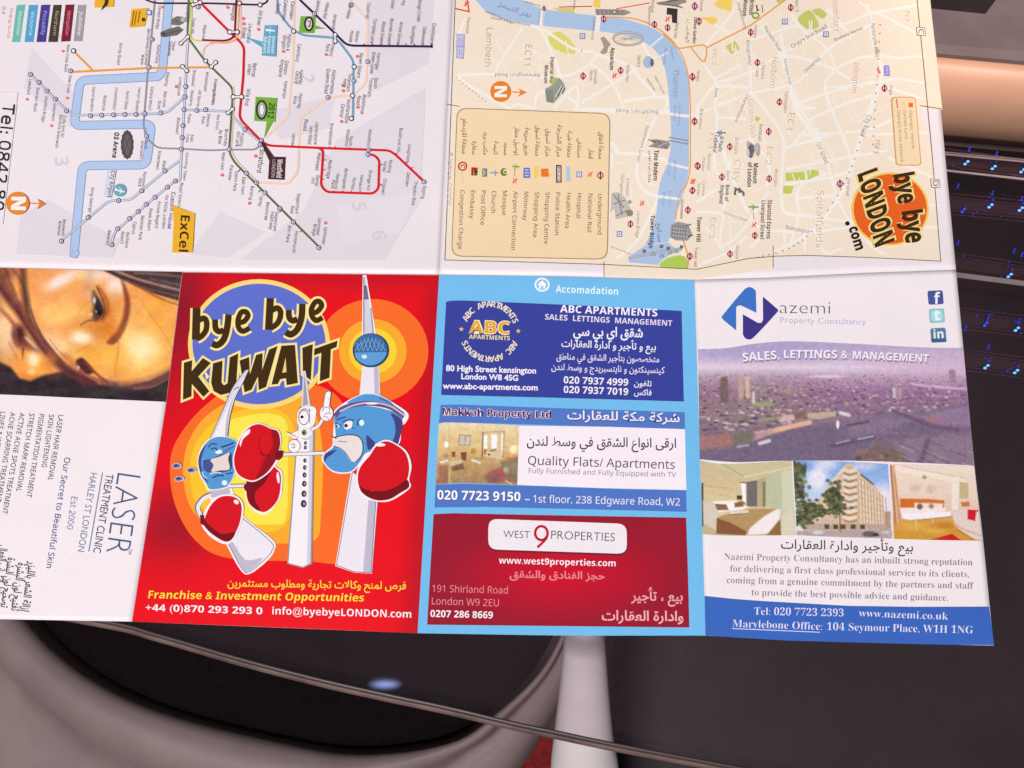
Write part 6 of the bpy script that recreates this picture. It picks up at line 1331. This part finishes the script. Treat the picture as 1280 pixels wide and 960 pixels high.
f.blob(600, 148, 90, 7, (226, 200, 210), .9, .8); f.stroke([(985, 182), (1100, 196), (1290, 210)], 11, (206, 178, 204), .9, 8); f.stroke([(1080, 240), (1200, 236)], 6, (190, 160, 186), .7, 6, False)
f.poly([(20, 520), (180, 470), (350, 410), (520, 372), (700, 372), (860, 320), (960, 330), (1100, 300), (1290, 262), (1290, 400), (1130, 410), (960, 430), (800, 460), (700, 560), (20, 560)], (116, 100, 124), 1, 16); f.poly([(700, 370), (880, 326), (1000, 342), (860, 400), (700, 420)], (142, 122, 144), .7, 30); f.poly([(1000, 330), (1290, 270), (1290, 380), (1120, 372)], (156, 126, 158), .7, 20)
f.stroke([(900, 305), (1000, 345), (1080, 375), (1200, 392)], 16, (110, 84, 112), .9, 8); f.stroke([(1060, 340), (1110, 350)], 26, (160, 116, 122), .8, 10, False)
f.stroke([(340, 400), (430, 378), (520, 358)], 22, (226, 176, 150), .95, 8); f.stroke([(250, 430), (340, 400)], 30, (190, 150, 150), .9, 10, False); f.stroke([(150, 440), (245, 420)], 52, (116, 112, 100), .9, 14, False); f.stroke([(20, 450), (140, 440)], 60, (168, 116, 110), .8, 20, False); f.stroke([(390, 345), (440, 335)], 26, (210, 176, 176), .9, 8, False); f.poly([(450, 312), (500, 308), (500, 340), (452, 344)], (140, 96, 80), .8, 8); f.poly([(510, 315), (640, 308), (640, 330), (560, 344), (510, 340)], (196, 176, 150), .9, 8); f.stroke([(660, 315), (700, 325)], 16, (222, 216, 222), .9, 8, False); f.stroke([(290, 350), (380, 338)], 16, (150, 150, 120), .8, 8, False); f.blob(310, 275, 50, 12, (150, 176, 110), .8, .8); f.blob(420, 215, 40, 10, (150, 160, 120), .6, .8)
f.stroke([(290, 455), (335, 442)], 16, (214, 206, 216), .9, 6, False); f.stroke([(190, 470), (240, 462)], 10, (190, 176, 186), .8, 6, False); f.blob(648, 368, 7, 20, (244, 232, 230), 1, .5); f.stroke([(690, 372), (785, 356)], 9, (80, 66, 92), .8, 6, False)
f.stroke([(620, 466), (720, 446), (815, 428)], 16, (96, 80, 108), .95, 8); f.stroke([(640, 455), (700, 440)], 7, (186, 170, 190), .8, 5, False); f.stroke([(740, 436), (810, 422)], 7, (196, 180, 196), .8, 5, False)
f.poly([(720, 540), (830, 455), (900, 480), (1000, 540), (980, 570), (740, 570)], (122, 100, 96), .95, 20); f.poly([(900, 450), (1020, 430), (1290, 420), (1290, 570), (1020, 570)], (136, 116, 136), .95, 20)
for k in range(26):
    x = rr.uniform(900, 1270); y = rr.uniform(440, 550); L = rr.uniform(30, 80); f.stroke([(x, y), (x + L, y + L * .42)], rr.uniform(4, 9), rr.choice([(176, 158, 176), (108, 92, 112), (164, 146, 150), (100, 86, 106), (146, 122, 118)]), .7, 6, False)
for k in range(14): f.blob(rr.uniform(740, 1000), rr.uniform(490, 560), rr.uniform(12, 34), rr.uniform(6, 14), rr.choice([(150, 110, 96), (108, 104, 78), (92, 78, 82), (160, 120, 116)]), .8, .7)
f.stroke([(1060, 440), (1020, 560)], 22, (92, 80, 102), .7, 14, False); f.stroke([(770, 500), (860, 410), (1010, 415)], 6, (146, 124, 146), .5, 6)
f.noise(1.1, 4, 1.0); f.noise(2.5, 3, .8); f.build('photo_print', p_agent, 3, 'hazy purple aerial photograph of a river city')
g = Print('photo_caption', p_agent, 5); g.view(860, 340, 3.368)
for a, b in (((231, 377, 540, 368), (541, 368, 1012, 379)),):
    for dx, dy, c in ((3, 8, (148, 128, 150)), (0, 0, (240, 232, 242))):
        g.text('SALES, LETTINGS &'[:6], 231 + dx, 376 + dy, 384 + dx, 364 + dy, 34, c, 'b'); g.text('LETTINGS &', 404 + dx, 361 + dy, 672 + dx, 363 + dy, 33, c, 'b'); g.text('MANAGEMENT', 694 + dx, 364 + dy, 1013 + dx, 378 + dy, 31, c, 'b'); g.up()
g.build()

f = Picture([(875.6, 575.7), (900, 580), (940, 579), (989.5, 576)], [(878, 667.7), (905, 669.4), (950, 669.4), (995, 669)], 870, 570, 7.111, 104, 82, (206, 186, 146))
f.vgrad([(40, (196, 180, 140)), (240, (206, 186, 146)), (400, (214, 194, 152)), (700, (190, 170, 136))])
f.poly([(45, 40), (200, 110), (420, 190), (850, 100), (850, 40)], (200, 190, 150), 1, 10); f.stroke([(230, 70), (420, 180)], 10, (160, 148, 104), .7, 8, False); f.stroke([(430, 190), (850, 100)], 14, (226, 214, 180), .8, 10, False); f.poly([(620, 170), (850, 120), (870, 700), (760, 700), (750, 470), (620, 440)], (186, 190, 160), 1, 10); f.poly([(760, 140), (860, 115), (875, 500), (770, 520)], (206, 206, 178), .9, 12); f.poly([(450, 230), (545, 215), (545, 450), (450, 450)], (112, 106, 108), 1, 8); f.poly([(545, 215), (620, 190), (620, 450), (550, 450)], (176, 164, 130), .9, 10); f.stroke([(605, 240), (605, 440)], 24, (110, 98, 66), .7, 16, False); f.poly([(398, 240), (440, 240), (444, 430), (420, 432)], (250, 246, 240), 1, 6); f.stroke([(395, 236), (445, 238)], 8, (70, 50, 40), .9, 5, False)
f.stroke([(60, 250), (180, 275), (320, 290)], 5, (170, 146, 96), .8, 5); f.stroke([(60, 320), (320, 360)], 4, (186, 162, 116), .7, 5, False); f.poly([(362, 352), (412, 352), (410, 388), (366, 386)], (90, 58, 38), 1, 6); f.poly([(46, 240), (66, 240), (66, 620), (46, 640)], (70, 60, 46), .9, 8)
f.poly([(60, 400), (140, 400), (190, 480), (300, 480), (200, 540), (180, 660), (70, 600)], (212, 198, 180), 1, 16); f.poly([(150, 400), (360, 396), (400, 440), (480, 450), (400, 480), (200, 500)], (240, 234, 228), .95, 10); f.poly([(165, 425), (270, 430), (290, 480), (190, 482)], (140, 100, 66), 1, 8); f.poly([(340, 418), (410, 400), (420, 450), (345, 456)], (130, 92, 56), .95, 8); f.poly([(280, 430), (330, 415), (330, 470), (300, 478)], (246, 242, 240), .9, 8)
f.poly([(190, 545), (300, 510), (480, 470), (740, 468), (600, 560), (470, 650), (440, 690)], (176, 144, 98), 1, 10); f.poly([(185, 550), (300, 590), (450, 670), (440, 706), (180, 690)], (134, 88, 56), 1, 8); f.poly([(300, 500), (470, 480), (460, 516), (310, 520)], (226, 216, 204), .9, 8); f.stroke([(320, 518), (460, 512)], 7, (70, 50, 40), .9, 4, False); f.poly([(480, 640), (600, 540), (720, 470), (755, 480), (740, 560), (640, 690), (460, 702)], (236, 226, 226), 1, 12); f.poly([(640, 690), (750, 560), (755, 705), (620, 706)], (136, 104, 66), 1, 8); f.poly([(760, 520), (870, 500), (885, 705), (760, 705)], (216, 206, 184), .9, 10); f.blob(420, 420, 20, 16, (110, 104, 70), .8, .7)
f.noise(1.3, 3.5, .8); f.build('photo_print', p_agent, 3, 'beige hotel style bedroom photograph')
f = Picture([(991.3, 576.2), (1050, 577), (1110, 580.2)], [(996, 669), (1050, 671.3), (1116, 673.2)], 1040, 570, 6.4, 108, 84, (150, 170, 206))
f.vgrad([(40, (120, 158, 216)), (200, (150, 180, 226)), (420, (214, 216, 230))])
f.blob(-120, 170, 90, 110, (236, 230, 240), .9, 1); f.blob(-40, 60, 90, 50, (226, 224, 238), .8, 1.1); f.blob(400, 330, 90, 100, (230, 224, 232), .9, 1); f.blob(250, 80, 120, 40, (216, 214, 230), .7, 1.2); f.blob(-200, 90, 60, 30, (120, 160, 220), .7, 1)
f.poly([(-60, 280), (20, 170), (110, 64), (150, 64), (230, 140), (320, 220), (400, 310), (430, 570), (420, 620), (-230, 620), (-220, 520)], (212, 188, 160), 1, 6); f.poly([(100, 80), (160, 80), (215, 170), (240, 570), (90, 570), (100, 300)], (206, 178, 146), 1, 6); f.poly([(-230, 520), (90, 480), (90, 600), (-230, 600)], (206, 182, 160), .9, 8)
for k in range(8):
    y = 110 + k * 54; f.stroke([(98, y), (140, y + 14), (190, y)], 24, (226, 214, 206), .95, 8); f.stroke([(98, y + 26), (140, y + 40), (196, y + 26)], 13, (150, 112, 84) if k < 6 else (176, 110, 60), .9, 6)
for k in range(9):
    t = k / 8; x = 222 + 195 * t; y0 = 170 + 150 * t; f.stroke([(x, y0), (x + 14, 560)], 9, (236, 216, 196), .8, 5, False); f.stroke([(x + 11, y0 + 14), (x + 24, 560)], 7, (160, 128, 104), .7, 5, False)
for k in range(7): y = 215 + k * 52; f.stroke([(215, y - 40), (410, y + 70 - k * 12)], 5, (170, 140, 116), .5, 4, False)
f.stroke([(232, 150), (330, 225)], 14, (84, 72, 70), .8, 8, False); f.stroke([(0, 210), (100, 90)], 12, (236, 216, 196), .8, 8, False)
f.poly([(-230, 540), (430, 545), (440, 590), (-230, 590)], (176, 156, 140), .8, 8)
for x in (-60, 10, 70, 150, 225): f.poly([(x, 548), (x + 38, 548), (x + 38, 584), (x, 584)], (76, 60, 44), .9, 6)
f.poly([(-320, 600), (480, 590), (480, 680), (-320, 680)], (176, 158, 158), 1, 8)
for cx, cy, rx, ry in [(-300, 130, 100, 150), (-280, 270, 100, 120), (-180, 420, 110, 90), (-240, 500, 110, 80), (20, 300, 105, 100), (40, 400, 90, 90), (-90, 450, 70, 60)]:
    for k in range(80): f.blob(cx + rr.gauss(0, rx * .36), cy + rr.gauss(0, ry * .36), rx * .17, ry * .15, rr.choice([(76, 86, 54), (96, 104, 66), (60, 66, 46), (122, 124, 84), (84, 84, 70)]), .85, .7)
f.stroke([(60, 400), (66, 600)], 10, (90, 76, 60), .8, 6, False); f.blob(-110, 612, 46, 15, (206, 212, 216), .9, .5); f.blob(300, 625, 60, 24, (96, 86, 92), .9, .5); f.blob(350, 630, 30, 14, (60, 54, 40), .9, .5); f.blob(430, 610, 40, 14, (200, 196, 202), .8, .6); f.poly([(420, 450), (470, 440), (470, 590), (430, 590)], (170, 130, 104), .8, 8)
f.noise(1.3, 6, .8); f.build('photo_print', p_agent, 3, 'photograph of a tall corner apartment block behind trees')
f = Picture([(1112, 580.5), (1160, 581.4), (1217.5, 582.6)], [(1117.6, 673.6), (1170, 675), (1226.6, 676)], 1040, 570, 6.4, 104, 84, (226, 206, 186))
f.vgrad([(60, (232, 212, 196)), (300, (226, 204, 186)), (460, (220, 190, 166)), (520, (206, 150, 70)), (680, (204, 146, 52))])
f.poly([(480, 80), (560, 75), (1080, 190), (940, 200), (500, 120)], (238, 220, 204), .9, 10); f.stroke([(560, 80), (1070, 180)], 10, (210, 186, 166), .8, 6, False); f.poly([(460, 70), (500, 70), (560, 540), (500, 550)], (214, 170, 134), 1, 8); f.stroke([(470, 80), (510, 545)], 12, (150, 88, 56), .8, 6, False); f.stroke([(500, 150), (545, 540)], 10, (176, 120, 90), .7, 6, False); f.poly([(1020, 210), (1090, 215), (1090, 340), (1020, 340)], (190, 170, 126), .9, 8); f.poly([(960, 170), (1020, 170), (1010, 460), (960, 430)], (236, 222, 210), .9, 8); f.blob(740, 170, 18, 16, (150, 130, 100), .8, .6); f.blob(670, 255, 50, 36, (214, 186, 168), .8, .8); f.blob(795, 265, 40, 34, (210, 186, 166), .8, .8); f.stroke([(640, 260), (700, 250)], 6, (186, 160, 140), .7, 5, False); f.stroke([(780, 240), (790, 290)], 6, (180, 156, 136), .7, 5, False)
f.poly([(545, 340), (780, 345), (900, 355), (895, 415), (545, 415)], (206, 108, 44), 1, 6); f.poly([(545, 415), (920, 415), (900, 450), (550, 455)], (236, 222, 216), 1, 8); f.poly([(660, 375), (890, 380), (880, 430), (660, 430)], (238, 226, 222), .9, 10); f.blob(702, 405, 24, 24, (104, 92, 76), .95, .5); f.blob(795, 402, 22, 20, (140, 130, 104), .9, .5); f.poly([(555, 455), (950, 445), (950, 480), (640, 515), (560, 500)], (240, 232, 236), 1, 8); f.stroke([(640, 515), (955, 488)], 7, (150, 96, 50), .8, 5, False); f.stroke([(672, 520), (678, 590)], 10, (236, 216, 196), .9, 5, False); f.stroke([(800, 505), (805, 530)], 8, (226, 206, 186), .8, 5, False); f.poly([(1030, 368), (1100, 365), (1100, 402), (1040, 405)], (196, 104, 60), .9, 8)
f.poly([(960, 430), (1200, 420), (1205, 670), (1140, 670), (980, 560)], (222, 202, 194), 1, 10); f.stroke([(990, 560), (1190, 640)], 10, (190, 150, 136), .8, 8, False); f.stroke([(1000, 590), (1140, 670)], 8, (150, 96, 60), .8, 6, False); f.poly([(1085, 428), (1155, 432), (1145, 520), (1085, 505)], (206, 30, 50), 1, 8); f.stroke([(1160, 440), (1190, 436)], 14, (196, 40, 60), .9, 6, False); f.poly([(780, 672), (960, 622), (1040, 680), (780, 690)], (196, 34, 34), 1, 6); f.blob(640, 560, 110, 40, (220, 170, 80), .7, 1); f.blob(900, 560, 90, 30, (190, 120, 40), .7, 1); f.blob(820, 600, 90, 24, (224, 180, 90), .6, 1)
f.noise(1.3, 4, .8); f.build('photo_print', p_agent, 3, 'photograph of a bright room with an orange floor')

g = Print('agency_lettering', p_agent, 3); g.view(860, 560, 3.2)
g.poly([(66, 592), (180, 604), (300, 613), (640, 632), (900, 636), (1204, 635), (1216, 720), (1224, 789), (1000, 786), (800, 781.5), (600, 776), (400, 770), (220, 760), (70, 750)], (58, 100, 184)); g.up()
g.text('بيع وتأجير وادارة العقارات', 372, 402, 900, 414, 36, (66, 54, 66), ar=True, off=0.006)
for s, x0, y0, x1, y1 in [('Nazemi Property Consultancy has an inbuilt strong reputation', 145, 447, 1138, 470), ('for delivering a first class professional service to its clients,', 168, 495, 1125, 518), ('coming from a genuine commitment by the partners and staff', 155, 541, 1142, 564), ('to provide the best possible advice and guidance.', 254, 590, 1040, 612)]:
    g.text(s, x0, y0, x1, y1, 27, (140, 128, 138), 's')
LT = (226, 220, 240)
g.text('Tel: 020 7723 2393', 265, 667, 622, 674, 31, LT, 's'); g.text('www.nazemi.co.uk', 683, 674, 1040, 687, 30, LT, 's'); g.text('Marylebone Office:', 178, 716, 536, 728, 31, LT, 's'); g.text('104 Seymour Place, W1H 1NG', 556, 728, 1140, 742, 31, LT, 's')
g.line([(176, 722), (528, 737)], 3, LT)
g.build()
